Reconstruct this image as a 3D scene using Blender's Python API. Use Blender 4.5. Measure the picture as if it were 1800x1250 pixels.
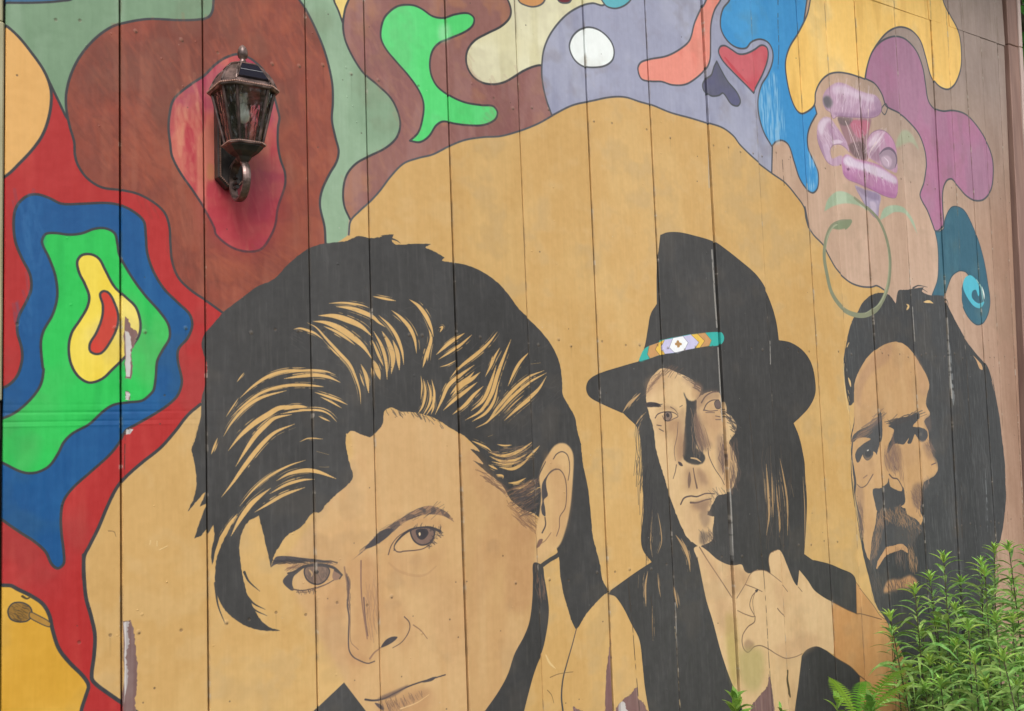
import bpy, bmesh, math, random
import numpy as np
from mathutils import Matrix, Vector
random.seed(7); RNG = np.random.default_rng(7)
for o in list(bpy.data.objects): bpy.data.objects.remove(o)
SC = bpy.context.scene; COL = SC.collection

# ------------------------------------------------------------------ camera
# vanishing points read off the nail rows (wall horizontals) and the board joints (verticals)
FPX, CX, CY = 1827.0, 900.0, 625.0
_h = np.array([3530 - CX, 687 - CY, FPX]); _h /= np.linalg.norm(_h)
_u = np.array([150 - CX, -21375 - CY, FPX]); _u -= _h * (_u @ _h); _u /= np.linalg.norm(_u)
_y = np.cross(_u, _h)
MW = np.array([_h, _y, _u])                  # camera axes -> world (x along wall, y into wall, z up)
def ray(px, py): return MW @ np.array([(px - CX) / FPX, (py - CY) / FPX, 1.0])
CAMD = 3.05 * ray(375, 330)[1]               # camera to wall, metres
EYE = 1.75
def at(px, py, Y=0.0):
    """photo pixel -> world point on the vertical plane y=Y (wall face is y=0)"""
    r = ray(px, py); t = (CAMD + Y) / r[1]
    return Vector((r[0] * t, Y, EYE + r[2] * t))
cam = bpy.data.objects.new('camera', bpy.data.cameras.new('camera')); COL.objects.link(cam)
R = np.column_stack([MW @ np.array([1, 0, 0]), MW @ np.array([0, -1, 0]), MW @ np.array([0, 0, -1])])
mw = Matrix([list(R[i]) + [(0, -CAMD, EYE)[i]] for i in range(3)] + [[0, 0, 0, 1]])
cam.matrix_world = mw
cam.data.sensor_width = 36; cam.data.lens = 36 * FPX / 1800
cam.data.clip_start = 0.05; cam.data.clip_end = 2500
SC.camera = cam

# ------------------------------------------------------------------ light: bright overcast
SUN_EL, SUN_AZ = 52.0, 205.0                 # the sun sits behind the viewer, left, behind thin cloud
world = bpy.data.worlds.new('World'); SC.world = world; world.use_nodes = True
nt = world.node_tree; bg = nt.nodes['Background']
sky = nt.nodes.new('ShaderNodeTexSky'); sky.sky_type = 'NISHITA'; sky.sun_disc = False
sky.sun_elevation = math.radians(SUN_EL); sky.sun_rotation = math.radians(SUN_AZ)
sky.air_density = 1.0; sky.dust_density = 4.0; sky.ozone_density = 1.0
hs = nt.nodes.new('ShaderNodeHueSaturation'); hs.inputs['Saturation'].default_value = 0.22
nt.links.new(sky.outputs[0], hs.inputs['Color']); nt.links.new(hs.outputs[0], bg.inputs['Color'])
bg.inputs['Strength'].default_value = 0.15
sl = bpy.data.lights.new('sun', 'SUN'); sl.energy = 1.5; sl.angle = math.radians(28); sl.color = (1.0, 0.965, 0.91)
sun = bpy.data.objects.new('sun', sl); COL.objects.link(sun)
_az = math.radians(SUN_AZ); _el = math.radians(SUN_EL)
sdir = Vector((math.sin(_az) * math.cos(_el), math.cos(_az) * math.cos(_el), math.sin(_el)))
sun.rotation_euler = sdir.to_track_quat('Z', 'Y').to_euler()
SC.view_settings.view_transform = 'Standard'; SC.view_settings.look = 'None'
SC.view_settings.gamma = 1.0; SC.view_settings.use_curve_mapping = False
SC.view_settings.exposure = 0.10

# ------------------------------------------------------------------ helpers
def link(o, parent=None):
    COL.objects.link(o)
    if parent is not None: o.parent = parent
    return o
def mesh_obj(name, bm, mat, parent=None, smooth=False):
    me = bpy.data.meshes.new(name); bm.to_mesh(me); bm.free()
    if mat: me.materials.append(mat)
    if smooth:
        for p in me.polygons: p.use_smooth = True
    return link(bpy.data.objects.new(name, me), parent)
def empty(name, loc=(0, 0, 0)):
    o = bpy.data.objects.new(name, None); o.location = loc; o.empty_display_size = 0.1
    return link(o)
def tag(o, label, cat, group=None):
    o['label'] = label; o['category'] = cat
    if group: o['group'] = group
    return o
def box(bm, x0, x1, y0, y1, z0, z1, bev=0.0, x0b=None, x1b=None):
    """box; x0b/x1b are the x limits at the bottom when the sides lean"""
    a = x0 if x0b is None else x0b; b = x1 if x1b is None else x1b
    vs = [bm.verts.new(c) for c in ((a, y0, z0), (b, y0, z0), (b, y1, z0), (a, y1, z0), (x0, y0, z1), (x1, y0, z1), (x1, y1, z1), (x0, y1, z1))]
    fs = [bm.faces.new([vs[i] for i in q]) for q in ((0, 1, 5, 4), (1, 2, 6, 5), (2, 3, 7, 6), (3, 0, 4, 7), (4, 5, 6, 7), (3, 2, 1, 0))]
    if bev:
        es = list({e for f in fs for e in f.edges})
        bmesh.ops.bevel(bm, geom=es, offset=bev, segments=1, affect='EDGES')
def tube(bm, pts, radii, n=8, cap=True):
    rings = []
    pts = [Vector(p) for p in pts]
    ref = Vector((0.31, 0.77, 0.55)).normalized()
    for i, p in enumerate(pts):
        d = (pts[min(i + 1, len(pts) - 1)] - pts[max(i - 1, 0)]).normalized()
        a = d.cross(ref).normalized(); b = d.cross(a)
        r = radii[i] if hasattr(radii, '__len__') else radii
        rings.append([bm.verts.new(p + (a * math.cos(2 * math.pi * k / n) + b * math.sin(2 * math.pi * k / n)) * r) for k in range(n)])
    for A, B in zip(rings, rings[1:]):
        for k in range(n): bm.faces.new([A[k], A[(k + 1) % n], B[(k + 1) % n], B[k]])
    if cap:
        bm.faces.new(rings[0]); bm.faces.new(rings[-1][::-1])
def rings_loft(bm, rings, cap0=True, cap1=True):
    R_ = [[bm.verts.new(p) for p in r] for r in rings]
    n = len(R_[0])
    for A, B in zip(R_, R_[1:]):
        for k in range(n): bm.faces.new([A[k], A[(k + 1) % n], B[(k + 1) % n], B[k]])
    if cap0: bm.faces.new(R_[0][::-1])
    if cap1: bm.faces.new(R_[-1])
def principled(name, col, rough=0.6, metal=0.0, spec=0.5):
    m = bpy.data.materials.new(name); m.use_nodes = True
    b = m.node_tree.nodes['Principled BSDF']
    b.inputs['Base Color'].default_value = (*col, 1); b.inputs['Roughness'].default_value = rough
    b.inputs['Metallic'].default_value = metal; b.inputs['Specular IOR Level'].default_value = spec
    return m, m.node_tree, b
def noisy(name, c0, c1, scale=8, rough=0.7, metal=0.0, stretch=(1, 1, 1), bump=0.2, dist=0.002, spec=0.4, lo=0.35, hi=0.65):
    m, t, b = principled(name, c0, rough, metal, spec)
    tc = t.nodes.new('ShaderNodeTexCoord'); mp = t.nodes.new('ShaderNodeMapping'); mp.inputs['Scale'].default_value = stretch
    n = t.nodes.new('ShaderNodeTexNoise'); n.inputs['Scale'].default_value = scale; n.inputs['Detail'].default_value = 6
    r = t.nodes.new('ShaderNodeValToRGB'); r.color_ramp.elements[0].color = (*c0, 1); r.color_ramp.elements[1].color = (*c1, 1)
    r.color_ramp.elements[0].position = lo; r.color_ramp.elements[1].position = hi
    bp = t.nodes.new('ShaderNodeBump'); bp.inputs['Strength'].default_value = bump; bp.inputs['Distance'].default_value = dist
    t.links.new(tc.outputs['Object'], mp.inputs[0]); t.links.new(mp.outputs[0], n.inputs['Vector'])
    t.links.new(n.outputs[0], r.inputs[0]); t.links.new(r.outputs[0], b.inputs['Base Color'])
    t.links.new(n.outputs[0], bp.inputs['Height']); t.links.new(bp.outputs[0], b.inputs['Normal'])
    return m
def lin(r, g, b):
    return tuple((c / 255 / 12.92) if c / 255 <= 0.04045 else ((c / 255 + 0.055) / 1.055) ** 2.4 for c in (r, g, b))

# ------------------------------------------------------------------ the mural paint, rasterised in wall space
RES = 0.0016
WX0, WX1, WZ0, WZ1 = 0.36, 5.68, 0.0, 4.62
CW, CH = int((WX1 - WX0) / RES), int((WZ1 - WZ0) / RES)
def noise2(fx, fy, seed, octv=3):
    """value noise over the wall; fx, fy = cells per metre"""
    rg = np.random.default_rng(seed); out = np.zeros((CH, CW), np.float32); amp = 1.0; tot = 0
    for o in range(octv):
        nx = max(2, int((WX1 - WX0) * fx * 2 ** o)); ny = max(2, int((WZ1 - WZ0) * fy * 2 ** o))
        g = rg.random((ny + 2, nx + 2), dtype=np.float32)
        xs = np.linspace(0, nx, CW, dtype=np.float32); ys = np.linspace(0, ny, CH, dtype=np.float32)
        xi = xs.astype(int); yi = ys.astype(int); tx = xs - xi; ty = ys - yi
        tx = tx * tx * (3 - 2 * tx); ty = (ty * ty * (3 - 2 * ty))[:, None]
        r0 = g[yi][:, xi] * (1 - tx) + g[yi][:, xi + 1] * tx
        r1 = g[yi + 1][:, xi] * (1 - tx) + g[yi + 1][:, xi + 1] * tx
        out += amp * (r0 * (1 - ty) + r1 * ty); tot += amp; amp *= 0.55
    out /= tot
    return np.clip((out - 0.5) * 1.9 + 0.5, 0, 1)
NB = noise2(5, 4, 1); NS = noise2(26, 5, 2, 2); NF = noise2(60, 60, 3, 2); NG = noise2(120, 3, 4, 2); ND = noise2(14, 16, 5, 3); NV = noise2(150, 14, 6, 3)
RGB = np.zeros((CH, CW, 3), np.float32); HGT = np.zeros((CH, CW), np.float32)
def cv(p):
    """photo pixels (n,2) -> canvas (col,row) and canvas px per photo px"""
    p = np.asarray(p, float)
    r = np.stack([(p[:, 0] - CX) / FPX, (p[:, 1] - CY) / FPX, np.ones(len(p))], 1) @ MW.T
    t = CAMD / r[:, 1]
    return np.stack([(r[:, 0] * t - WX0) / RES, (EYE + r[:, 2] * t - WZ0) / RES], 1), t / FPX / RES
VIEW = dict(A=(0, 0, .32), B=(300, 0, .32), C=(600, 0, .32), D=(900, 0, .32), E=(1200, 0, .32), F=(1400, 0, .32), G=(0, 300, .32), H=(0, 650, .32),
            I=(300, 380, .32), J=(650, 400, .32), K=(300, 750, .32), L=(650, 750, .32), M=(0, 900, .28), N=(550, 950, .24), O=(800, 950, .24), P=(450, 850, .32),
            Q=(1000, 380, .36), R=(1080, 600, .24), S=(1050, 800, .32), T=(950, 900, .28), U=(1200, 900, .28), V=(1400, 300, .32), W=(1450, 600, .28), X=(1400, 850, .32),
            a=(500, 500, .224), b=(740, 560, .208), c=(350, 640, .24), d=(800, 760, .192), e=(470, 900, .18333), f=(1480, 730, .16), g=(1490, 860, .16),
            h=(1120, 570, .08889), i=(1420, 130, .208), j=(1110, 660, .192), o=(0, 0, 1.0))
def parse(s):
    pts, cor = [], []; v = VIEW['o']
    for tk in s.split():
        if tk.endswith(':'): v = VIEW[tk[:-1]]; continue
        c = tk.endswith('!'); x, y = tk.rstrip('!').split(',')
        pts.append((v[0] + float(x) * v[2], v[1] + float(y) * v[2])); cor.append(c)
    return np.array(pts), cor
def smooth(p, cor, closed, n=7):
    m = len(p); out = []
    if m < 3: return p
    for k in range(m if closed else m - 1):
        p1, p2 = p[k], p[(k + 1) % m]
        p0 = p[k - 1] if (closed or k > 0) else p1; p3 = p[(k + 2) % m] if (closed or k + 2 < m) else p2
        L = np.hypot(*(p2 - p1)) + 1e-6; La = np.hypot(*(p1 - p0)) + 1e-6; Lb = np.hypot(*(p3 - p2)) + 1e-6
        m1 = (p2 - p1) if (cor[k] or La < 1e-5) else (p2 - p0) / (L + La) * L
        m2 = (p2 - p1) if (cor[(k + 1) % m] or Lb < 1e-5) else (p3 - p1) / (L + Lb) * L
        for t in np.linspace(0, 1, n, endpoint=False):
            t2, t3 = t * t, t * t * t
            out.append((2 * t3 - 3 * t2 + 1) * p1 + (t3 - 2 * t2 + t) * m1 + (-2 * t3 + 3 * t2) * p2 + (t3 - t2) * m2)
    if not closed: out.append(p[-1])
    return np.array(out)
def poly_mask(q, pad=2):
    """antialiased even-odd mask in the polygon's clipped bounding box"""
    x0 = max(0, int(q[:, 0].min()) - pad); x1 = min(CW, int(q[:, 0].max()) + pad + 1)
    y0 = max(0, int(q[:, 1].min()) - pad); y1 = min(CH, int(q[:, 1].max()) + pad + 1)
    if x1 - x0 < 2 or y1 - y0 < 2: return None
    SS = 3; w = x1 - x0; hN = (y1 - y0) * SS
    ys = y0 + (np.arange(hN) + 0.5) / SS
    a = q; b = np.roll(q, -1, 0); acc = np.zeros((hN, w + 2), np.float32)
    rows, xs = [], []
    for (ax, ay), (bx, by) in zip(a, b):
        lo, hi = (ay, by) if ay < by else (by, ay)
        r0 = max(0, int(math.ceil((lo - y0) * SS - 0.5))); r1 = min(hN, int(math.ceil((hi - y0) * SS - 0.5)))
        if r1 <= r0: continue
        rr = np.arange(r0, r1); rows.append(rr); xs.append(ax + (ys[rr] - ay) * (bx - ax) / (by - ay))
    if not rows: return None
    rows = np.concatenate(rows); xs = np.concatenate(xs) - x0
    o = np.lexsort((xs, rows)); rows = rows[o]; xs = np.clip(xs[o], 0, w)
    first = np.searchsorted(rows, rows); sg = np.where((np.arange(len(rows)) - first) % 2 == 0, 1.0, -1.0).astype(np.float32)
    fi = xs.astype(int); fr = (xs - fi).astype(np.float32)
    np.add.at(acc, (rows, fi), sg * (1 - fr)); np.add.at(acc, (rows, fi + 1), sg * fr)
    m = np.cumsum(acc, 1)[:, :w].reshape(y1 - y0, SS, w).mean(1)
    return np.clip(m, 0, 1), x0, y0
def blur(m, r):
    r = int(r)
    if r < 1: return m
    for _ in range(2):
        for ax in (0, 1):
            p = np.pad(m, [(r + 1, r) if k == ax else (0, 0) for k in (0, 1)]); c = np.cumsum(p, ax)
            n = m.shape[ax]
            m = ((c[2 * r + 1:2 * r + 1 + n] - c[:n]) if ax == 0 else (c[:, 2 * r + 1:2 * r + 1 + n] - c[:, :n])) / (2 * r + 1)
    return m
def C3(c): return np.array(c, np.float32) / 255
def blend(m, x0, y0, col, alpha=1.0, mott=None, h=0.0):
    sl_ = (slice(y0, y0 + m.shape[0]), slice(x0, x0 + m.shape[1]))
    base = C3(col)
    if mott is None: src = base
    else:
        src = np.broadcast_to(base, m.shape + (3,)).copy()
        for c2, field, lo, hi, amt in mott:
            w = (np.clip((field[sl_] - lo) / (hi - lo), 0, 1) * amt)[..., None]
            src = src * (1 - w) + C3(c2) * w
    a = (m * alpha)[..., None]
    RGB[sl_] = RGB[sl_] * (1 - a) + src * a
    if h: HGT[sl_] += m * h
def clip_far(q): return q
def fill(s, col, line=None, lw=3.6, feather=0, alpha=1.0, mott=None, h=0.05, rough=0.0, dry=None):
    p, cor = parse(s); sp = smooth(p, cor, True); q, sc = cv(sp)
    if rough:
        q = q + RNG.normal(0, rough, q.shape)
    r = poly_mask(q, 2 + 3 * int(feather))
    if r is None: return
    m, x0, y0 = r
    if feather: m = blur(m, feather)
    if dry is not None:
        F_, lo, hi = dry; m = m * np.clip((F_[y0:y0 + m.shape[0], x0:x0 + m.shape[1]] - lo) / (hi - lo), 0, 1)
    blend(m, x0, y0, col, alpha, mott, h)
    if line is not None: stroke_pts(np.vstack([sp, sp[:1]]), line, lw, lw)
def stroke_pts(sp, col, w0, w1=None, wm=None, alpha=1.0, dry=0.0, h=0.02):
    q, sc = cv(sp); n = len(q); w1 = w0 if w1 is None else w1
    t = np.concatenate([[0], np.cumsum(np.hypot(*np.diff(q, axis=0).T))]); t = t / max(t[-1], 1e-6)
    if wm is None: wd = w0 + (w1 - w0) * t
    else: wd = np.where(t < .5, w0 + (wm - w0) * np.sin(np.pi * t), w1 + (wm - w1) * np.sin(np.pi * t))
    wd = np.maximum(wd * sc, 0.25)
    mw_ = wd.max()
    x0 = max(0, int(q[:, 0].min() - mw_ - 2)); x1 = min(CW, int(q[:, 0].max() + mw_ + 3))
    y0 = max(0, int(q[:, 1].min() - mw_ - 2)); y1 = min(CH, int(q[:, 1].max() + mw_ + 3))
    if x1 - x0 < 2 or y1 - y0 < 2: return
    M_ = np.zeros((y1 - y0, x1 - x0), np.float32)
    for k in range(n - 1):
        A, B = q[k], q[k + 1]; w = (wd[k] + wd[k + 1]) * .25
        bx0 = int(max(min(A[0], B[0]) - w - 2, x0)); bx1 = int(min(max(A[0], B[0]) + w + 3, x1))
        by0 = int(max(min(A[1], B[1]) - w - 2, y0)); by1 = int(min(max(A[1], B[1]) + w + 3, y1))
        if bx1 <= bx0 or by1 <= by0: continue
        X = np.arange(bx0, bx1)[None, :] + .5 - A[0]; Y = np.arange(by0, by1)[:, None] + .5 - A[1]
        d = B - A; L2 = max(d @ d, 1e-9); u = np.clip((X * d[0] + Y * d[1]) / L2, 0, 1)
        D = np.sqrt((X - u * d[0]) ** 2 + (Y - u * d[1]) ** 2)
        c = np.clip(w + .5 - D, 0, 1) * min(1.0, 2 * w + .15)
        sub = M_[by0 - y0:by1 - y0, bx0 - x0:bx1 - x0]; np.maximum(sub, c, out=sub)
    if dry:
        M_ *= np.clip((NF[y0:y1, x0:x1] - dry + .25) / .35, 0, 1)
    blend(M_, x0, y0, col, alpha, None, h)
def stroke(s, col, w0, w1=None, wm=None, alpha=1.0, dry=0.0, h=0.02):
    p, cor = parse(s); stroke_pts(smooth(p, cor, False), col, w0, w1, wm, alpha, dry, h)
RSTR = np.random.default_rng(21)
def strands(txt, col, wm, alpha=1.0, dry=0.0):
    """one tapered lock per line:  VIEW: x,y x,y ... [*width]"""
    for ln in txt.strip().splitlines():
        w = wm
        if '*' in ln: ln, ws = ln.split('*'); w = float(ws)
        p, cor = parse(ln); sp_c = smooth(p, cor, False); w *= .74
        stroke_pts(sp_c, col, 0.5, 0.5, w, alpha, dry)
        tg = np.gradient(sp_c, axis=0); nr = np.stack([-tg[:, 1], tg[:, 0]], 1) / (np.hypot(*tg.T)[:, None] + 1e-6); n_ = len(sp_c)
        for _ in range(2 if w > 3.5 else 1):                      # loose bristle marks beside the lock
            s0 = RSTR.integers(0, max(1, n_ // 2)); s1 = min(n_, s0 + max(4, int(n_ * (.3 + .5 * RSTR.random()))))
            off = RSTR.choice([-1, 1]) * (w * .5 + .8 + 2.2 * RSTR.random())
            if s1 - s0 > 3: stroke_pts(sp_c[s0:s1] + nr[s0:s1] * off, col, .3, .3, .9 + 1.0 * RSTR.random(), alpha * .75, .35)
def hatch(s, col, n, length, ang, w=1.2, spread=0.35, alpha=0.8, seed=0):
    """short brush hairs scattered inside a polygon (photo pixels)"""
    spread *= .5; alpha *= .82; w *= 1.15
    rg = np.random.default_rng(seed); p, cor = parse(s); lo, hi = p.min(0), p.max(0); k = 0; tries = 0
    while k < n and tries < n * 20:
        tries += 1; c = lo + rg.random(2) * (hi - lo)
        j = len(p) - 1; ins = False
        for q_ in range(len(p)):
            if (p[q_][1] > c[1]) != (p[j][1] > c[1]) and c[0] < (p[j][0] - p[q_][0]) * (c[1] - p[q_][1]) / (p[j][1] - p[q_][1]) + p[q_][0]: ins = not ins
            j = q_
        if not ins: continue
        a = math.radians(ang) + rg.normal(0, spread); L = length * (0.5 + rg.random())
        dv = np.array([math.cos(a), math.sin(a)]) * L / 2; bend = np.array([-dv[1], dv[0]]) * rg.normal(0, .25)
        stroke_pts(np.array([c - dv, c + bend * .6, c + dv]), col, .4, .4, w * (.6 + .8 * rg.random()), alpha); k += 1
INK = (62, 62, 66); INKR = (82, 84, 90)
BLK = (68, 67, 67)
OCH = (208, 167, 106)
# ---- ground coats
RGB[:] = C3((199, 167, 145))
xm = WX0 + np.arange(CW) * RES
wR = np.clip((xm - 4.75) / 0.55, 0, 1)[None, :, None]
RGB[:] = RGB * (1 - wR) + C3((166, 131, 111)) * wR            # pinker brown boards towards the corner
zz = (WZ0 + np.arange(CH) * RES)[:, None, None]
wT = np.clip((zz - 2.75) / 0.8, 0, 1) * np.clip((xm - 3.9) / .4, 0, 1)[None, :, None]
RGB[:] = RGB * (1 - wT) + C3((160, 141, 132)) * wT            # darker, greyer coat on the upper boards, eave shade painted into it
k_ = ((NS - .5) * 0.035 + (NG - .5) * 0.012)[..., None]; RGB += k_
fill("o: 1400,1400 1400,900 1560,560 1640,560 1640,1400", (205, 165, 118), feather=14, h=0)   # warmer tan low on the boards

mo = [((214, 178, 120), NB, .45, .8, .5), ((200, 158, 98), NS, .55, .95, .14), ((214, 180, 128), ND, .55, .9, .35)]
# ---- red field and sage on the left
fill("o: -200,-200! 420,-200! 420,560! 352,712! H: 1030,250 960,340 880,430 780,510 690,590 640,650 590,750 540,870 490,970 462,1030 460,1150 M: 525,270 527,400 540,540 570,650 595,770 590,900 575,1040 600,1080 680,1140 760,1195 860,1260! o: 240,1500! -200,1500!",
     (180, 46, 46), h=.05, mott=[((170, 50, 52), NB, .5, .9, .5), ((200, 78, 70), NS, .6, 1, .35)])
RED_EDGE = "H: 1100,190 1030,250 960,340 880,430 780,510 690,590 640,650 590,750 540,870 490,970 462,1030 460,1150 M: 525,270 527,400 540,540 570,650 595,770 590,900 575,1040 600,1080 680,1140 760,1195 860,1260"
# ochre ground coat of the big rounded field
ARC = "C: 40,1290 50,1215 100,1160 155,1110 210,1050 270,970 340,900 420,870 500,850 600,800 680,770 780,755 870,750 980,720 1080,680 1160,635 D: 220,635 330,580 440,555 540,535 620,535 700,560 770,580 870,620 980,650 1070,678 1150,705 1210,750 E: 310,800 400,885 490,955 560,1005 620,1075 665,1140 675,1200 690,1250 V: 45,200 55,280 90,350 145,410 170,460 220,545 290,610 350,635 410,640 440,633 480,655"
SG = [((112, 140, 112), NB, .45, .85, .45), ((150, 176, 150), NS, .55, .95, .4)]
fill("A: -300,-300! 1250,-300! 1250,100! 600,600! 420,720! 362,640! 305,520 255,420 180,310 100,210 30,140 -300,0!", (124, 154, 124), INK, 4.2, mott=SG)
fill("B: 600,-300! 890,-300! 895,0 920,60 943,120 950,200 1200,400! 1330,620! 1300,760! 1150,880! 1000,980! 980,1180! 970,1300! 800,1400! 600,800!", (144, 172, 143), mott=SG)
fill("B: 870,-200! 1030,-200! 985,10 955,70 943,125! 920,60 895,0", (232, 203, 122), INK, 3.6)
fill("A: -200,-300! 520,-300! 400,-12 340,5 200,15 30,16 -200,16!", (62, 105, 140), INK, 4)
fill("A: 30,140 100,200 170,285 240,385 275,470 283,540 270,640 235,740 180,820 110,895 35,965 -200,1100! -200,0!", (228, 176, 106), INK, 4.8, mott=[((214, 160, 92), NB, .5, .9, .4)])
# ---- brown lobe with the crimson drop
BR = [((172, 88, 62), ND, .45, .75, .8), ((112, 58, 46), NB, .5, .8, .75), ((178, 106, 82), NS, .62, .95, .5), ((128, 70, 58), ND, .0, .35, .4)]
fill("A: 1172,-200! 1172,30 1155,85 1115,105 1000,112 820,105 700,122 610,150 520,215 440,310 390,410 365,510 365,600 385,700 408,780 412,850 430,910 480,980 560,1030 G: 670,108 760,130 850,180 905,235 930,310 935,400 945,500 980,590 1050,660 1140,720 1230,785! o: 460,580! 600,500! I: 850,145! 845,60 B: 820,1130 830,1050 870,960 910,890 922,830 905,760 885,660 890,560 885,450 850,300 800,170 740,50 690,-30 660,-200!",
     (146, 72, 56), INK, 4.2, mott=BR)
fill("B: 375,298 300,318 240,360 185,415 110,465 40,520 10,560 -5,620 -12,700 -3,790 A: 945,860 990,950 1060,1050 1130,1160 B: 240,1250 I: 250,100 310,155 370,185 440,195 500,180 545,120 575,50 B: 590,1140 628,1020 628,950 605,880 590,800 590,700 598,650 590,610 560,500 520,400 450,330",
     (188, 66, 76), INK, 4.2, mott=[((214, 138, 112), NS, .55, .8, .75), ((150, 52, 84), NB, .5, .75, .6), ((196, 96, 88), ND, .5, .8, .6)])
fill("B: 195,1180 250,1010 420,990 600,1020 640,1100 580,1250 500,1400 300,1350", (178, 48, 62), feather=26, alpha=.55, h=0)
fill("B: 205,900 235,905 245,985 205,985", (186, 128, 84), feather=2, alpha=.6, h=0)
# ---- nested blue, green and yellow shapes
fill("G: -150,1230! 25,1190 90,1135 120,1050 120,980 95,880 105,800 150,710 172,650 165,570 120,480 85,390 75,280 90,200 140,145 200,130 270,150 340,182 450,182 580,178 660,190 740,230 790,280 800,350 808,450 840,550 900,650 980,730 1040,790 1055,850 1030,920 980,980 975,1040 H: 998,60 985,120 960,160 900,210 820,260 740,305 690,335 655,400 600,470 500,560 400,650 350,720 335,800 338,900 350,1000 350,1065 318,1092 285,1070 250,1000 190,945 120,900 40,845 -150,700!",
     (20, 86, 144), INK, 4.4, mott=[((40, 102, 158), NS, .5, .9, .35), ((20, 76, 132), NB, .5, .9, .5)])
fill("G: 232,395 250,350 300,343 380,352 450,345 520,320 580,318 630,345 645,400 655,460 690,530 740,610 800,690 880,780 925,850 930,920 890,990 862,1050 855,1130 845,1200 H: 830,130 780,170 700,180 620,195 560,235 490,300 400,350 350,400 320,460 270,530 200,565 130,565 40,525 -150,420! -150,320! 30,262 100,225 180,150 225,80 240,0 G: 235,1080 225,950 240,880 290,790 315,690 305,580 270,480",
     (44, 198, 88), INK, 4.4, mott=[((74, 186, 92), NB, .4, .8, .7), ((30, 176, 76), NS, .6, 1, .5)])
fill("G: 425,500 450,465 500,460 545,485 580,550 630,640 690,695 745,750 770,830 765,900 730,960 690,1020 620,1090 560,1145 490,1165 430,1130 390,1060 378,970 395,890 440,820 480,750 490,690 465,620 435,560",
     (243, 217, 82), INK, 4.4, mott=[((240, 220, 128), NB, .45, .8, .7), ((236, 204, 60), NS, .6, 1, .5)])
fill("G: 550,680 570,662 600,675 630,730 650,800 640,870 600,950 560,1000 525,1008 495,990 495,950 530,890 560,810 565,740", (206, 62, 48), INK, 4)
# mustard corner with a small pencilled rattle
fill("M: -200,470! 60,462 110,485 200,530 270,580 310,650 330,740 370,860 440,950 520,1030 555,1090 540,1150 510,1250 480,1500! -200,1500!", (214, 162, 56), mott=[((224, 176, 76), NB, .4, .8, .6)])
stroke("M: -200,470! 60,462 110,485 200,530 270,580 310,650 330,740 370,860 440,950 520,1030 555,1090 540,1150 510,1250 480,1500", INK, 6.2)
fill("M: 50,620 80,575 140,570 190,600 200,650 170,685 110,690 65,670", (150, 112, 52), INK, 2.2)
fill("M: 190,630 230,645 315,695 310,722 230,690 185,660", (176, 132, 60), INK, 1.4)
hatch("M: 55,620 90,580 150,575 190,610 190,650 150,685 90,685", (70, 58, 46), 34, 9, 25, 1.4, .5, .75, 5)
stroke("M: 140,530 170,545 195,530", (86, 70, 44), 4, 2)
# ---- cream, mauve swirl, lavender
fill("C: 870,-300! 1560,-300! 1560,200! 1100,420! 700,480! 640,300! 860,120!", (222, 215, 176), mott=[((230, 226, 196), NB, .45, .8, .6), ((204, 196, 152), NS, .6, 1, .4)])
fill("D: 15,-60 40,10 80,32 120,38 160,25 180,0 190,-60", (214, 150, 92), INKR, 3)
fill("D: 230,-60 255,5 285,18 320,8 340,-60", (112, 44, 52), INKR, 3)
SWL = [((170, 118, 92), ND, .5, .8, .7), ((132, 84, 84), NB, .5, .85, .6), ((160, 120, 116), NS, .6, .95, .45)]
fill("C: 60,-200! 45,-20 20,50 8,140 20,220 60,310 120,400 200,470 270,540 310,620 322,690 300,760 240,815 150,860 80,900 30,960 10,1040 15,1130 50,1212! 120,1300! 700,900! 1250,700! 1162,635 1140,570 1115,480 1108,400 1100,362 1060,365 1000,390 960,415 900,450 840,465 770,455 715,415 685,350 690,280 730,225 800,185 870,150 915,110 930,70 920,20 880,-60 860,-200!",
     (148, 102, 95), INK, 3.8, mott=SWL)
fill("C: 230,110 270,60 320,32 390,30 440,50 500,90 560,100 620,82 690,75 725,100 720,140 680,175 600,210 540,235 500,280 485,350 495,420 530,480 600,530 680,565 770,580 830,585 855,620 840,660 780,688 700,690 620,680 560,668 520,690 480,750 430,782 375,775! 420,730 445,650 450,570 425,500 370,420 300,340 240,265 215,200",
     (86, 214, 118), INK, 3.6, mott=[((98, 214, 128), NB, .4, .8, .6), ((70, 198, 100), NS, .7, 1, .4)])
fill("C: 540,140 590,140 590,215 540,225", (170, 226, 178), feather=5, alpha=.6, h=0)
LV = [((174, 176, 196), NB, .45, .8, .6), ((142, 144, 170), NS, .55, .95, .4), ((150, 148, 168), ND, .6, .9, .35)]
fill("D: 220,640! 185,540 165,440 163,360 175,270 215,180 290,90 370,38 440,20 500,30 560,-40 600,-300! E: 500,-300! 560,300! 490,800! 487,955! 400,1000! D: 700,700!", (160, 162, 186), INKR, 3.4, mott=LV)
fill("D: 480,-40 510,30 560,48 610,35 650,0 665,-60", (98, 178, 192), INKR, 3, mott=[((60, 120, 128), NB, .5, .8, .5)])
fill("D: 315,260 330,205 370,165 420,152 480,170 535,220 558,275 550,330 510,362 450,372 390,365 340,325", (242, 247, 246), INKR, 3.2)
fill("D: 690,380 705,345 750,328 850,308 930,265 975,220 1000,130 1030,60 1060,0 1080,-120! 1180,-120! 1140,0 1105,60 1085,140 1083,250 1080,330 1060,380 1010,430 950,465 880,468 820,450 760,448 710,435", (234, 146, 130), INKR, 3.2, mott=[((226, 128, 112), NS, .5, .9, .5)])
fill("E: 180,340! 205,390 240,450 290,510 310,560 295,585 260,575 215,515 190,528 150,530 115,500 108,465 125,435 150,415 165,370", (100, 100, 120), INKR, 3, mott=[((92, 92, 140), NB, .4, .7, .5)])
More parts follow.
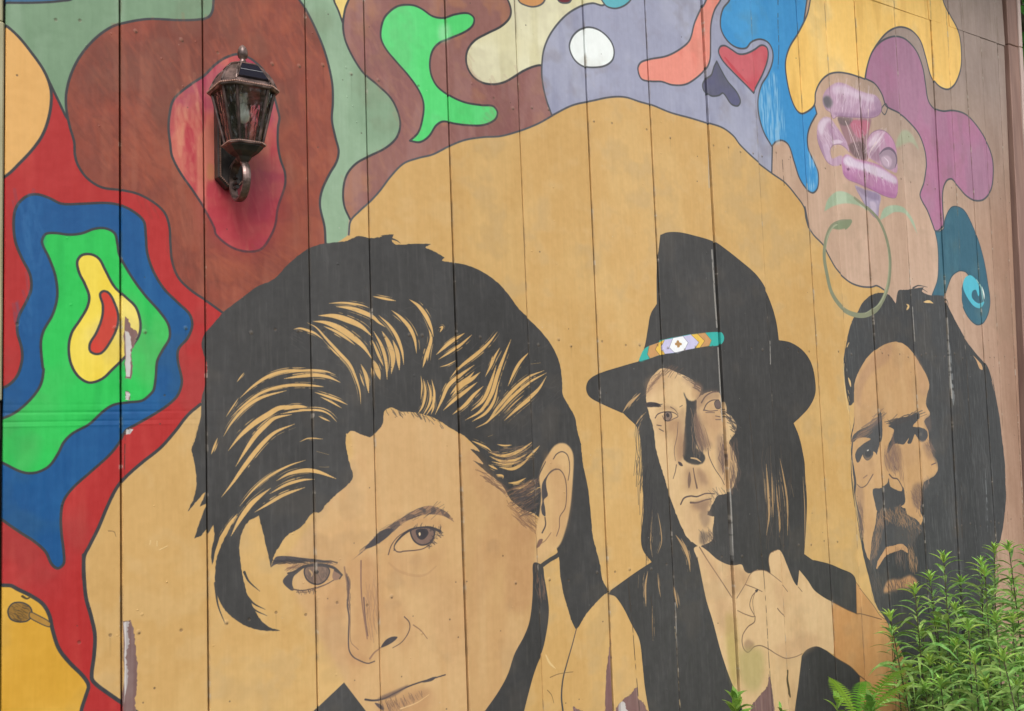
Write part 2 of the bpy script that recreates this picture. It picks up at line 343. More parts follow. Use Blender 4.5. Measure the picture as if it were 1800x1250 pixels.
# ---- ochre field, drawn to the arc
fill(ARC + " o: 1566,560! 1550,800! 1512,880! 1530,1000! 1560,1085! 1560,1500! 290,1500! M: 860,1260! 760,1195 680,1140 600,1080 575,1040 590,900 595,770 570,650 540,540 527,400 525,270 H: 460,1150 462,1030 490,970 540,870 590,750 640,650 690,590 780,510 880,430 960,340 1030,250 1100,190! o: 500,480!", OCH, mott=mo)
stroke(ARC, INKR, 3.4, 3.0)
stroke(RED_EDGE, INK, 5.2, 6.6)
# ---- right-hand shapes
fill("E: 270,-300! 250,0 215,50 200,110 205,170 240,230 290,265 340,268 370,235 420,217 465,235 490,280 490,340 465,410 430,470 412,550 418,640 445,730 487,805! 510,780 545,773 580,800 610,890 640,980 680,1040 715,1060 740,1030 742,950 720,890 690,820 685,750 700,690 735,625! 722,575! 640,560! 640,300! 720,-300!",
     (66, 150, 210), INKR, 3.2, mott=[((86, 168, 222), NB, .45, .8, .5)])
for s_, n_, sd in (("E: 425,500 470,430 500,400 530,520 545,600 560,760 490,790 440,700 420,600", 46, 11), ("E: 690,830 730,900 738,1010 700,1050 690,960", 18, 12)):
    fill(s_, (186, 214, 234), feather=5, alpha=.55, dry=(NV, .25, .7), h=.1)
fill("E: 190,290 200,260 225,255 260,275 300,300 340,298 390,275 430,250 460,265 465,320 440,400 405,470 382,515! 340,470 270,400 215,340", (206, 104, 112), INKR, 3.2, mott=[((196, 70, 84), NB, .5, .75, .6)])
stroke("E: 225,320 290,400 350,460", (198, 62, 74), 3, 2, 7, .6)
fill("E: 730,-300! 690,50 640,170 585,260 562,340 568,430 590,530 620,600 650,625 690,610 722,575 728,510 755,450 800,410 850,398 910,405 960,420 1000,435! F: 385,380 410,300 460,220 510,170 570,148 630,165 680,220 710,310 740,420 780,475 830,492 870,460 900,380 905,290 890,180 840,80 805,0 760,-300!",
     (250, 204, 116), INKR, 3.2, mott=[((248, 214, 144), NB, .45, .8, .6), ((228, 180, 96), NS, .6, 1, .45)])
fill("F: 378,432! 390,360 420,280 470,225 540,200 600,215 660,280 695,370 710,460 725,550 755,595 800,612 860,608 930,630 990,690 1040,770 1075,860 1082,950 1070,1040 1030,1095 980,1102 930,1075 890,1030 850,985 820,995 800,1050 800,1150 V: 803,300 780,330 762,330 750,300 720,220 690,165 680,130 700,70 712,0 F: 715,900 705,820 670,730 600,650 560,620 510,595 490,580 470,520 430,460",
     (170, 124, 150), INKR, 3.2, mott=[((178, 112, 148), NB, .45, .8, .6), ((156, 114, 138), NS, .55, .95, .45)])
stroke("F: 470,590 490,570 500,590 485,630 468,612 470,590", INKR, 2.2)
fill("V: 805,320! 815,260 845,205 880,198 920,220 960,290 1000,390 1030,500 1050,620 1062,720 1050,790 1020,840 985,845 940,800 910,730 908,670 920,610 945,575! 925,555 890,552 850,580 825,640 810,690! 745,685! 775,600 780,500 775,400 762,335! 790,335", (58, 102, 122), (62, 86, 98), 2.2, mott=[((80, 124, 138), NB, .5, .8, .45), ((50, 90, 110), NS, .5, .9, .4)])
fill("V: 915,640 925,590 955,575 990,605 1008,660 1000,690 985,655 965,665 965,700 1000,730 1030,720 1010,755 975,745 940,700", (88, 188, 210))
stroke("V: 990,600 1012,640 1020,690 1025,720", (150, 196, 190), 2, 1, 3)
stroke("V: 1018,640 1028,680 1030,705", (232, 240, 232), 1, 1, 4)
# ---- painted lily and tendrils
GRN = (140, 158, 128)
fill("V: 150,225! 170,160 215,118 260,115 310,140 370,195 420,240! 350,195 280,180 210,192", (160, 178, 150), feather=1, mott=[((190, 206, 180), NS, .5, .9, .6)])
fill("V: 455,275! 480,210 530,190 590,205 640,270 665,350! 640,300 600,240 540,228 490,255", (164, 182, 156), feather=1, mott=[((190, 206, 180), NS, .5, .9, .6)])
fill("i: 745,620 760,540 800,480 850,480 900,540 940,640 880,580 820,590", (168, 178, 150), feather=3, alpha=.8)
PK = (190, 156, 180); PKM = [((208, 182, 200), NV, .5, .8, .5), ((172, 130, 164), NB, .5, .8, .4)]
HI = (226, 210, 224); LO = (150, 116, 146)
def glaze(s_, col, f_, al): fill(s_, col, feather=max(1, f_ * .45), alpha=al, h=0)
fill("i: 255,370 330,395 420,385 530,380 515,500 520,600 500,730 400,705 340,640 300,520", (156, 120, 126), feather=2, mott=[((186, 112, 134), NB, .4, .7, .6)])
glaze("i: 360,400 450,390 515,405 500,500 430,540 380,480", (196, 110, 134), 6, .8); glaze("i: 255,365 380,375 350,430 280,430", (104, 92, 92), 5, .7); glaze("i: 350,600 470,580 490,720 400,700", (112, 92, 92), 6, .8)
hatch("i: 340,480 500,470 490,700 400,690", (198, 170, 184), 26, 22, 78, 2.2, .16, .55, 3)
fill("i: 75,480 90,410 130,368 190,375 240,440 290,510 330,580 350,660 320,625 270,595 210,605 185,650 200,715 285,690 290,760 210,778 160,745 110,650 80,560", PK, feather=1, mott=PKM)
glaze("i: 185,420 290,520 340,640 270,590 205,600 180,520", (176, 138, 168), 6, .6); glaze("i: 85,440 130,380 185,385 150,430 110,520", HI, 7, .8); glaze("i: 120,600 170,600 190,740 150,720", (206, 180, 202), 6, .7); glaze("i: 200,575 250,555 300,575 260,590 215,600", HI, 4, .7); glaze("i: 75,520 90,520 150,720 110,650", LO, 4, .5)
hatch("i: 95,430 190,390 290,540 200,590 120,640", (226, 208, 222), 30, 26, 62, 3.4, .2, .25, 4)
fill("i: 125,190 150,140 200,95 260,72 330,90 420,135 500,165 570,180 610,230 620,300 600,345 540,370 440,368 340,362 250,358 215,378 190,330 150,300 125,250", PK, feather=1, mott=PKM)
glaze("i: 210,110 300,100 440,160 580,200 590,240 440,215 300,165 220,170", (212, 190, 208), 9, .8); glaze("i: 215,330 340,330 460,340 610,300 600,345 480,372 260,362", LO, 7, .7); glaze("i: 560,190 615,240 620,320 580,330", (160, 128, 156), 6, .6)
hatch("i: 230,110 330,110 480,180 580,210 560,300 400,310 250,280", (230, 214, 228), 60, 30, 96, 3.6, .10, .26, 5); hatch("i: 240,220 600,280 590,350 260,350", (160, 124, 152), 40, 20, 94, 2, .12, .4, 6)
fill("i: 125,210 150,185 185,195 212,240 195,280 165,292 135,265", (126, 118, 124), feather=3); glaze("i: 130,215 160,195 180,240 160,285", (104, 98, 106), 5, .7)
fill("i: 500,560 540,500 600,475 660,490 720,560 745,640 752,720 748,835 680,805 620,775 560,735 510,700", (192, 150, 176), feather=1, mott=PKM)
glaze("i: 660,500 720,570 745,660 690,630 650,560", (198, 140, 176), 7, .7); glaze("i: 510,580 560,520 610,490 590,560 540,650", HI, 7, .6); glaze("i: 510,640 590,600 600,740 540,720", (148, 116, 134), 8, .6)
hatch("i: 520,560 600,500 640,560 540,690", (230, 214, 224), 22, 26, -52, 3.4, .15, .3, 7)
fill("i: 600,680 640,640 690,630 735,670 748,730 735,790 690,812 640,785", (166, 144, 160), feather=1); stroke("i: 605,680 640,642 690,630 735,668 750,735 735,795", (104, 90, 108), 1, 1, 5, .8); glaze("i: 620,710 670,690 710,730 690,790 640,770", (200, 174, 192), 5, .9)
stroke("i: 645,705 680,745 680,775", (230, 214, 226), 1, 1, 3, .8)
fill("i: 290,720 330,680 400,715 500,740 600,770 680,830 750,880 757,1000 735,1048 660,1036 560,990 440,930 340,890 300,840", (184, 128, 168), feather=1, mott=[((198, 150, 184), NV, .5, .9, .5)])
glaze("i: 300,720 340,690 420,735 520,765 620,800 700,850 748,890 745,930 640,890 520,840 400,795 310,765", (216, 200, 218), 8, .9); glaze("i: 300,820 440,900 600,980 740,1020 735,1048 600,1010 420,930 320,880", (166, 106, 152), 7, .6)
hatch("i: 330,720 500,770 740,900 740,960 500,860 320,790", (236, 224, 234), 50, 18, 78, 3.0, .15, .3, 8)
fill("i: 400,945 480,975 610,1025 600,1130 585,1218 540,1190 470,1080", (168, 154, 180), feather=1, mott=[((196, 178, 200), NV, .5, .9, .5)]); glaze("i: 410,955 500,985 600,1025 595,1070 480,1030", (136, 118, 146), 6, .6); glaze("i: 520,1080 570,1090 575,1190 550,1180", (206, 190, 208), 5, .7)
for s_ in ("i: 318,400 370,520 415,640 440,715", "i: 512,300 500,480 492,640 490,725", "i: 580,575 535,640 515,690 505,730"):
    stroke(s_, (224, 202, 202), 2.2, 1.2, alpha=.85)
glaze("i: 330,800 350,795 352,815 335,815", (110, 70, 100), 2, .8)
fill("F: 190,1250 240,1215 300,1215 290,1245 230,1262", (128, 140, 110), feather=1)
for s_ in ("i: 130,250 150,300 190,330 215,378 250,358 340,362 440,368 540,370 600,345 620,300 610,230 570,180", "i: 75,480 80,560 110,650 160,745 210,778", "i: 350,660 320,625 270,595 210,605 185,650 200,715", "i: 300,840 340,890 440,930 560,990 660,1036 735,1048 757,1000", "i: 500,560 540,500 600,475 660,490 720,560 745,640", "i: 400,945 470,1080 540,1190 585,1218 600,1130"):
    stroke(s_, (138, 104, 134), .8, .8, 1.8, .6)
# brushwork over the flat colours
rb = np.random.default_rng(77)
for s_, c_, n_, L_, an in (("B: -180,150 100,140 400,20 680,20 860,400 860,600 880,830 800,1150 620,1240 640,900 600,500 400,240 180,380 0,520", (178, 92, 64), 150, 36, 65), ("A: 400,500 620,170 900,200 880,560 880,800 1000,1050 600,1000 420,800", (170, 84, 60), 120, 38, 60), ("A: 400,500 620,170 900,200 880,560 880,800 1000,1050 600,1000 420,800", (112, 56, 44), 90, 40, 50), ("G: 680,140 900,240 960,560 1200,740 1240,600 960,100", (116, 60, 48), 70, 40, 78), ("I: 230,120 420,220 580,140 780,180 560,330 320,480 220,420", (172, 90, 64), 80, 34, 35),
                           ("B: 20,560 180,430 380,320 560,520 590,800 600,1000 560,1200 400,1250 200,1150 40,900", (214, 128, 112), 60, 40, 80), ("B: 20,560 160,450 160,1000 40,850", (224, 168, 130), 34, 40, 82), ("C: 40,60 200,10 200,240 320,380 440,560 440,660 300,900 60,1150 30,1000 300,780 300,600 40,250", (172, 122, 100), 110, 26, 60), ("C: 500,270 680,200 760,470 1080,380 1140,620 700,740 470,800 860,620 600,520", (168, 122, 108), 90, 24, 55), ("G: 60,160 200,150 240,340 180,700 130,1000 60,800 160,600", (64, 116, 170), 40, 40, 85)):
    hatch(s_, c_, n_, L_, an, 8.5, .28, .15, int(rb.integers(1e6)))
# ---- portrait 1: dark swept-back hair, large face
FACE = (208, 168, 118)
fill("o: 500,985! 560,900! 620,800! 615,745! 655,760! 675,725 730,728 810,765 880,840 940,905 950,985 940,1060 930,1110 885,1200 840,1300 640,1320! 604,1199! 590,1165 555,1110 528,1062 512,1020", FACE, feather=5, mott=[((198, 154, 106), NB, .5, .85, .5), ((214, 178, 130), NS, .5, .9, .4)], h=0)
SH = (188, 142, 100)
for s_, f_, al in (("e: 740,500 900,420 1000,380 1060,520 1070,900 1000,1300 880,1500 800,1300 830,800", 9, .45), ("e: 900,480 1010,440 1050,700 1060,1000 960,1250 920,900", 7, .5),
                   ("N: 120,350 240,300 250,700 330,900 150,920 60,700", 9, .35), ("L: 780,560 900,570 900,740 870,1000 760,1000 740,800", 8, .5), ("L: 560,700 700,480 760,620 640,900 560,1100", 12, .3),
                   ("e: 1170,430 1350,600 1560,590 1660,420 1620,620 1450,760 1250,680", 9, .3), ("N: 480,480 640,420 680,600 520,700", 8, .35), ("N: 500,1130 860,1080 800,1250 560,1300", 6, .45), ("e: 260,760 700,640 800,900 500,1000", 12, .25)):
    fill(s_, SH, feather=f_, alpha=al, h=0)
HAIR = "I: 120,1250 165,1100 170,1000 195,900 200,810 180,760 168,700 185,650 210,620 290,530 390,450 480,385 570,345 640,270 740,190 820,155 900,145 970,135 1030,110 1100,122 1160,112 J: 60,45 130,38! 120,75 145,95 240,90 335,92! 305,110 350,130 410,165! 395,182 440,190 520,205 600,235 690,295 760,370 810,440 870,500 940,570 1000,650 1040,740 1055,830 1060,920 1090,975 1125,1040 1140,1120 1160,1190 L: 1160,110 1170,200 1200,350 1215,500 1225,600 1245,680 O: 1060,170 1080,290 1115,355 1132,378! 1090,400 1040,450 960,540 900,640 880,648! 850,580 820,480 790,370 770,250 760,120 L: 1000,600 930,500 900,478 830,450 770,400 720,318 640,250 562,185! 620,205 550,122! 600,135 540,72! 500,40 J: 440,1100 380,1060 320,1035 240,1015 170,1010 120,990 80,1010 70,1080 40,1120 5,1150 I: 1060,1205 990,1180 970,1195 K: 962,40 962,110 980,200 1000,275 970,320 900,380 850,430 820,470 780,475 730,540 690,570 640,600 590,670 565,720 552,775! 530,680 510,590 485,490! 430,520 390,590 378,680 390,780 410,880 430,940 480,1040 530,1095 605,1122! 530,1122 450,1108 380,1078 310,1020 265,950 245,860 250,740 280,650 320,570 365,490! 300,560 262,630 228,762! 222,700 240,600 235,540! 205,590! 200,560 165,600! 130,615! 160,520 200,420! 160,440! 190,360 150,400 92,468! 130,380 140,300 130,200 112,130! 135,60 150,0"
BM = [((84, 83, 84), NS, .5, .9, .14), ((70, 69, 70), NB, .5, .85, .5), ((100, 96, 94), NV, .72, .95, .15)]
fill(HAIR, (66, 65, 65), mott=BM, rough=.35)
for s_ in ("K: 405,800 430,850 490,905", "K: 420,935 460,975 520,1005", "K: 415,950 460,1005 530,1040", "K: 245,860 260,980 300,1085", "I: 1190,118 1240,135 1260,150", "J: 620,1120 700,1150 760,1190"):
    stroke(s_, BLK, 4.5, .6)
TAN = (216, 174, 112)
strands("""
a: 75,352 120,345 180,360 240,385 300,430 *6
a: 180,300 250,340 330,430 430,540 510,630 560,740 590,840 598,940 *8
a: 225,290 320,300 430,345 540,420 620,490 690,590 *15
a: 270,245 380,248 480,275 600,330 690,410 *14
a: 350,150 440,145 520,150 610,165 665,185 *5
a: 405,175 500,185 590,210 690,255 740,300 790,335 *11
a: 310,330 400,370 480,420 550,475 *7
a: 340,480 400,540 445,585 *4
a: 695,95 760,108 870,130 *6
a: 980,120 1050,170 1110,250 1150,340 1168,410 *11
a: 1130,350 1150,420 1130,520 1122,600 *9
a: 1140,460 1110,560 1085,650 *8
a: 840,205 910,260 980,340 1020,430 1035,540 *10
a: 740,245 820,320 880,410 920,520 935,630 *9
a: 700,370 760,480 795,600 805,745 *9
a: 765,370 815,460 850,570 838,700 *14
a: 850,440 885,540 900,670 *11
a: 690,440 740,560 775,640 *7
a: 700,600 730,680 750,745 *14
a: 600,630 640,720 660,850 *10
a: 680,655 690,700 692,740 *5
a: 590,700 610,760 625,800 *4
a: 0,700 100,682 220,675 330,685 400,712 *6
a: 0,740 120,722 240,712 340,725 435,770 *8
a: 0,805 100,792 220,795 305,805 *6
a: 240,848 340,880 420,910 492,945 *6
a: 285,885 360,920 445,970 *4.5
a: 0,985 80,960 180,962 *9
a: 30,1000 150,988 280,990 350,1020 408,1078 *5
a: 270,1035 310,1055 355,1075 *4
a: 1070,720 1078,800 1070,900 *4
a: 1090,745 1105,840 1085,950 1045,1020 *7
a: 1120,755 1145,850 1135,940 1085,1030 *6
a: 1155,750 1175,850 1165,940 1110,1030 *7
a: 1160,880 1170,960 1150,1020 *5
a: 1215,340 1240,335 1220,375 *5
""", TAN, 8)
strands("""
b: 130,305 230,215 310,160 365,125 *9
b: 150,345 250,280 330,225 425,140 *7
b: 245,505 330,410 480,290 570,205 640,115 *9
b: 540,490 590,390 620,320 660,250 *7
b: 600,320 590,370 575,410 *5
b: 730,570 790,440 840,360 905,290 *8
b: 120,810 180,680 230,570 330,480 445,395 *10
b: 250,640 320,560 400,500 445,450 *9
b: 260,660 350,560 430,510 495,455 *11
b: 190,775 280,690 380,610 470,540 *9
b: 270,810 370,730 440,650 520,575 *9
b: 420,780 520,690 580,560 630,400 *10
b: 370,860 500,780 590,640 640,480 690,340 755,180 *11
b: 430,870 540,800 610,700 650,540 *8
b: 460,925 560,870 640,760 760,620 900,500 1040,440 *9
b: 550,885 650,790 760,670 900,550 1060,460 *8
b: 700,862 800,770 920,670 1000,590 1060,490 *10
b: 700,800 790,710 860,650 *3
b: 160,410 230,390 305,350 *3
b: 930,385 1010,375 *3
b: 640,1065 700,1075 760,1070 *4
b: 560,1000 600,985 *4
""", TAN, 8)
strands("""
c: 200,385 250,310 290,250 *3
c: 300,250 400,160 520,85 650,50 830,48 *8
c: 235,390 330,300 450,215 600,165 760,150 905,165 *7
c: 640,105 760,88 860,82 950,100 1025,130 *8
c: 180,530 240,430 340,320 460,245 640,195 *8
c: 215,635 300,530 400,440 500,375 600,320 790,318 *13
c: 600,365 720,345 840,335 *4
c: 270,750 350,620 420,520 500,440 560,395 680,370 *11
c: 165,975 240,880 340,740 460,590 560,500 700,440 *11
c: 90,660 110,610 135,545 *5
c: 740,570 800,545 905,550 *3
c: 860,640 950,665 *3
c: 880,755 950,755 *3
c: 570,855 660,805 780,780 870,790 1000,840 *10
c: 300,1040 400,920 520,820 660,745 780,705 *6
c: 520,950 640,885 760,850 845,845 *7
c: 410,1085 500,1030 620,960 775,905 *8
c: 235,1260 300,1140 380,1030 440,975 525,910 *12
c: 165,1260 210,1190 280,1100 *7
c: 280,130 310,90 330,65 *3
""", TAN, 8)
strands("""
d: 150,80 220,110 290,145 330,180 *5
d: 300,180 400,215 500,205 600,160 700,90 *8
d: 310,220 420,265 540,255 650,200 *7
d: 330,270 470,295 600,265 *5
d: 400,320 520,335 620,280 680,220 *8
d: 640,240 720,180 775,125 *6
d: 300,300 340,320 380,340 *5
d: 480,465 560,460 640,420 *6
d: 370,390 430,400 430,425 *5
d: 520,520 600,505 700,440 *6
d: 640,580 720,530 790,500 *5
d: 700,600 760,560 *4
""", TAN, 7)
# greyed temple hair and sideburn hairs
hatch("d: 330,180 690,110 700,260 560,300 400,300", (150, 120, 96), 70, 15, -12, 1.6, .3, .6, 21)
hatch("d: 470,520 760,420 740,720 640,740 540,640", (132, 104, 88), 90, 22, -28, 2.2, .25, .75, 22)
hatch("d: 520,560 760,470 740,760 620,740", (78, 74, 76), 46, 22, -26, 2.2, .25, .8, 25)
hatch("d: 480,640 620,720 740,760 740,900 600,860 520,760", (120, 92, 78), 50, 24, 40, 1.7, .25, .6, 23)
hatch("d: 200,350 320,400 420,480 440,560 330,480 240,400", (112, 90, 80), 26, 22, 36, 2, .2, .7, 24)
hatch("a: 760,980 1000,1000 1250,1060 1250,1130 1100,1060 800,1010", (74, 70, 72), 40, 9, 55, 1.6, .3, .8, 26)
hatch("a: 100,100 1200,80 1240,700 900,1000 300,900 60,500", (104, 100, 98), 60, 13, 30, 1.2, .6, .35, 27)
hatch("b: 100,60 1150,200 1200,700 900,1000 300,900", (108, 102, 98), 60, 14, -40, 1.2, .5, .35, 28)
# ear
fill("d: 905,130 960,100 1020,110 1070,170 1085,250 1080,400 1065,600 1045,750 1010,900 960,1030 870,1120 790,1195 742,1235 728,1100 745,900 775,740 790,560 772,420 800,300 850,210", (212, 174, 124), feather=1)
for s_, w_ in (("d: 900,245 930,200 980,178 1025,205 1045,270 1048,350 1035,440", 2), ("d: 900,345 950,340 990,380 1015,460 1020,600 1005,700 960,775 955,870 930,950", 2.2), ("d: 740,500 765,410 790,350 830,270", 2.6), ("d: 800,920 830,850 825,780", 3)):
    stroke(s_, (84, 74, 72), w_, w_ * .7)
fill("d: 930,330 880,350 840,400 800,470 795,560 800,640 790,690 800,750 828,770 825,690 815,620 850,580 840,520 835,450 860,390", (82, 77, 78))
fill("d: 770,985 805,980 780,1040 750,1060", (130, 100, 86)); stroke("d: 880,920 830,990 790,1020", (150, 116, 90), 1.5)
fill("O: 618,185 690,130 745,95 785,40 805,55 765,118 700,158 625,208", BLK)
fill("O: 570,165 640,185 655,270 680,420 688,530 670,680 640,810 600,900 565,1000 530,1130 500,1250 470,1400 100,1420 220,1240 310,1110 380,980 430,830 500,700 540,590 560,430 565,280", BLK, mott=BM)
hatch("O: 575,200 640,200 670,420 620,420", (140, 108, 92), 20, 26, 88, 2, .1, .6, 31)
stroke("O: 890,645 860,760 820,900 790,1020 780,1150 790,1250", (80, 76, 76), 1.6, 3.6)
fill("N: -150,1450! -20,1275! 225,1040! 385,1250! 480,1400!", BLK, mott=BM)
for s_, f_, al in (("e: 60,440 640,500 720,600 640,560 440,500 180,520", 5, .5), ("e: 1180,420 1260,260 1400,150 1600,120 1700,180 1640,80 1400,60 1230,180", 6, .45), ("e: 1150,440 1240,400 1600,380 1700,260 1700,420 1500,560 1250,560", 9, .3), ("N: 230,700 300,820 480,860 500,780 420,900 260,880", 6, .4), ("N: 620,600 720,560 760,720 640,820", 8, .3), ("N: 860,300 1080,260 1090,900 900,700", 16, .25), ("L: 560,130 760,380 900,560 840,640 640,460 520,200", 10, .3), ("L: 960,140 1100,300 1080,560 1000,640 1010,400", 6, .3), ("N: 560,1240 760,1190 900,1100 880,1250 700,1300", 9, .35)):
    fill(s_, (184, 138, 98), feather=f_, alpha=al, h=0)
# brows, eyes, nose, mouth
fill("e: 35,535! 60,470 90,430 200,425 330,440 460,455 560,470 630,495 560,490 460,482 330,480 200,475 120,492 70,510", (84, 78, 80)); hatch("e: 70,440 600,470 620,495 100,500", (62, 58, 60), 40, 20, 6, 2, .12, .7, 41)
hatch("e: 200,520 380,490 600,490 650,520 480,510 330,540 230,570", (120, 92, 78), 34, 16, -20, 1.6, .4, .7, 42)
stroke("e: 200,590 260,575 340,530 440,512 560,515 640,540 712,605", (70, 66, 68), 3, 3.2, 5.5)
fill("e: 150,670 200,600 270,580 350,535 300,580 255,620 240,690 255,750 225,752", (80, 76, 78))
stroke("e: 240,740 330,755 440,735 560,695 640,650 705,620", (100, 84, 76), 2.2, 1.6)
stroke("e: 280,770 380,770 460,740 560,700", (130, 104, 84), 1.4, .8); hatch("e: 280,760 460,745 470,765 290,785", (90, 76, 72), 22, 6, 70, 1.2, .3, .8, 43)
fill("e: 355,570 375,530 460,518 560,525 592,560 580,620 540,670 480,695 420,680 375,640", (134, 110, 96), (74, 68, 70), 2.6)
hatch("e: 370,540 580,540 570,640 480,690 390,640", (98, 84, 80), 60, 8, 80, 1.3, .7, .7, 44)
fill("e: 450,575 470,555 492,575 472,598", (58, 54, 56)); stroke("e: 400,555 430,590 425,620", (190, 156, 116), 1, 1, 3)
fill("e: 620,620 640,560 700,600 690,640 640,655", (150, 118, 100)); stroke("e: 640,560 705,605 690,640", (84, 74, 72), 2.4)
fill("e: 800,470! 900,380 960,310 1060,210 1150,150 1250,80 1350,20 1440,-30 1560,-60 1680,-20 1740,20 1795,100! 1700,45 1600,25 1500,30 1400,60 1300,110 1220,180 1130,260 1060,310 960,350 880,410", (160, 126, 100), mott=[((96, 84, 80), NF, .4, .65, .8)])
fill("e: 930,350 1000,270 1080,190 1160,160 1210,170 1140,250 1060,305 980,345", (78, 73, 76))
hatch("e: 930,345 1070,190 1250,70 1440,-20 1600,-50 1740,20 1600,25 1400,60 1220,180 1060,310", (72, 67, 70), 60, 22, -30, 1.5, .2, .5, 45)
stroke("e: 1160,410 1190,320 1250,240 1330,185", (96, 80, 74), 2, 1.2); stroke("e: 1215,370 1220,320 1270,250 1340,190 1400,165 1480,155 1560,150 1660,185", (74, 68, 70), 1.6, 4, 4.5)
stroke("e: 1215,350 1240,380 1280,385 1300,378 1420,368 1500,350 1570,300 1600,250", (98, 82, 76), 2.2, 1.4)
fill("e: 1375,180 1430,155 1540,150 1600,185 1590,250 1550,300 1480,318 1420,290 1385,240", (128, 104, 94), (72, 67, 70), 2.8); fill("e: 1425,175 1520,165 1545,200 1520,245 1480,268 1440,245", (64, 60, 64)); fill("e: 1450,205 1462,195 1470,215 1458,232", (226, 200, 160))
hatch("e: 1560,150 1670,190 1650,240 1560,330 1500,360 1580,260 1610,200", (80, 72, 72), 36, 9, 35, 1.6, .5, .8, 46); hatch("e: 1400,130 1660,150 1670,185 1400,160", (74, 68, 70), 24, 8, -70, 1.4, .4, .8, 47)
stroke("e: 1165,490 1250,560 1400,610 1520,600 1620,520", (186, 144, 102), 3, 2, 5, .5)
for s_, w_, c_ in (("e: 735,530 745,600 760,700 770,860", 3, (150, 116, 92)), ("N: 245,250 260,350 250,470 262,560 258,700 262,800 290,850 340,880 400,900 450,885", 3.2, (92, 80, 78)),
                   ("N: 240,240 270,300 262,400 272,560 275,740 330,800", 2, (150, 116, 90)), ("N: 350,150 350,330 360,480 380,620 395,720", 3, (140, 106, 88)), ("N: 370,420 380,560 400,700", 3, (120, 94, 84)),
                   ("N: 670,560 705,600 708,650 680,710 640,755 585,788", 2, (96, 80, 74)), ("N: 735,620 790,660 838,720", 2, (140, 108, 84)), ("N: 415,865 450,820 500,785", 3.4, (150, 114, 92)),
                   ("N: 380,1165 440,1172 520,1160 600,1120 700,1070 800,1035 870,1015 970,985", 3.4, (76, 70, 72))):
    stroke(s_, c_, w_, w_ * .6)
hatch("N: 245,250 270,260 275,500 250,500", (110, 90, 82), 26, 10, 85, 2, .3, .7, 48); hatch("N: 365,380 480,250 490,650 400,700", (150, 116, 94), 30, 30, 86, 2.4, .1, .35, 49)
fill("N: 500,785 530,735 575,708 620,708 600,735 555,765", (78, 72, 74)); fill("N: 800,1040 870,1005 905,1000 870,1030", (80, 74, 76)); fill("N: 470,1160 600,1100 700,1060 600,1140 520,1165", (110, 90, 84), feather=1, alpha=.7)
fill("N: 450,1190 520,1200 640,1160 830,1090 850,1120 700,1210 560,1300 480,1260", (166, 126, 98), feather=4, alpha=.35); hatch("N: 480,1200 640,1160 820,1095 800,1130 640,1230 520,1260", (112, 90, 80), 56, 12, 68, 1.5, .25, .6, 50)
fill("N: 450,1190 500,1205 520,1240 490,1235", (92, 80, 80)); stroke("N: 640,1235 760,1190 850,1130", (226, 190, 140), 2, 1)

# ---- portrait 2: man in a wide-brimmed hat
fill("Q: 445,95! 480,82 540,82 620,100 700,125 760,165 830,220 900,280 945,340 985,430 1010,520 1022,608! 1080,620 1140,660 1180,720 1198,800 1198,870 1170,930 1120,985 1092,1010! 1120,1080 1145,1200 S: 1135,100 1145,250 1140,400 1130,545! 1180,580 U: 820,305 920,330 990,360 1050,385 1075,410 1085,450 1090,637! 1030,615 930,565 860,520 810,480 770,420 725,360! 715,470! 640,400! 450,480! 300,540! 420,1500! T: 720,1500! 680,1250 655,1100 640,950 620,800 570,700 520,600 470,530 432,515! 440,495! 600,380 700,315! S: 250,520 240,450 255,300 250,150 245,0 R: 190,700 160,620 100,560 60,520! Q: 260,960! 160,915 100,880 85,840 100,800 150,770 260,735 340,712! 370,640 385,560 400,480 430,430! 430,250", BLK, (60, 60, 62), 1.5, mott=BM, rough=.3)
SK = (218, 184, 138); SKM = [((206, 168, 124), NB, .5, .85, .5), ((226, 194, 150), NS, .5, .9, .4)]
fill("U: 105,215 150,240 220,300 300,335 360,330 380,370 410,385 460,360! 760,480! 745,880! 740,920 720,1100 700,1250 690,1500! 430,1500! 350,1185 290,1030 240,880 190,690 150,560 120,420 95,300 70,230", SK, mott=SKM)
fill("U: 745,900 780,860 835,843 890,865 960,915 1050,970 1110,1030! 1115,1250! 1115,1500! 680,1500! 700,1250 720,1100 740,930", BLK, mott=BM)
fill("U: 935,565! 1030,615 1090,640! 1085,440! 1130,500 1200,590 1250,660 1330,700! 1400,900! 1400,1500! 1115,1500! 1110,1030! 1050,970 960,915 945,895!", (200, 148, 96), (120, 92, 70), 1.2, mott=[((208, 160, 108), NB, .4, .8, .5), ((188, 136, 84), NS, .5, .9, .5)])
stroke("U: 1110,1030 1150,1060 1200,1110", (110, 86, 70), 2, 1); stroke("U: 1090,640 1120,640 1250,675", (120, 92, 70), 1.6)
fill("U: 330,540 385,450 415,390 450,367 510,368 540,385 530,300 540,258 585,237 615,250 650,330 690,430 715,470! 728,365! 780,430 820,490 880,535 935,565! 945,750 945,895! 890,865 835,843 780,860 740,890 640,918 580,890 530,860 480,840 440,845 400,880 370,850 360,780 400,720 445,680 440,655 340,620 325,590", (220, 186, 142), mott=SKM, h=0)
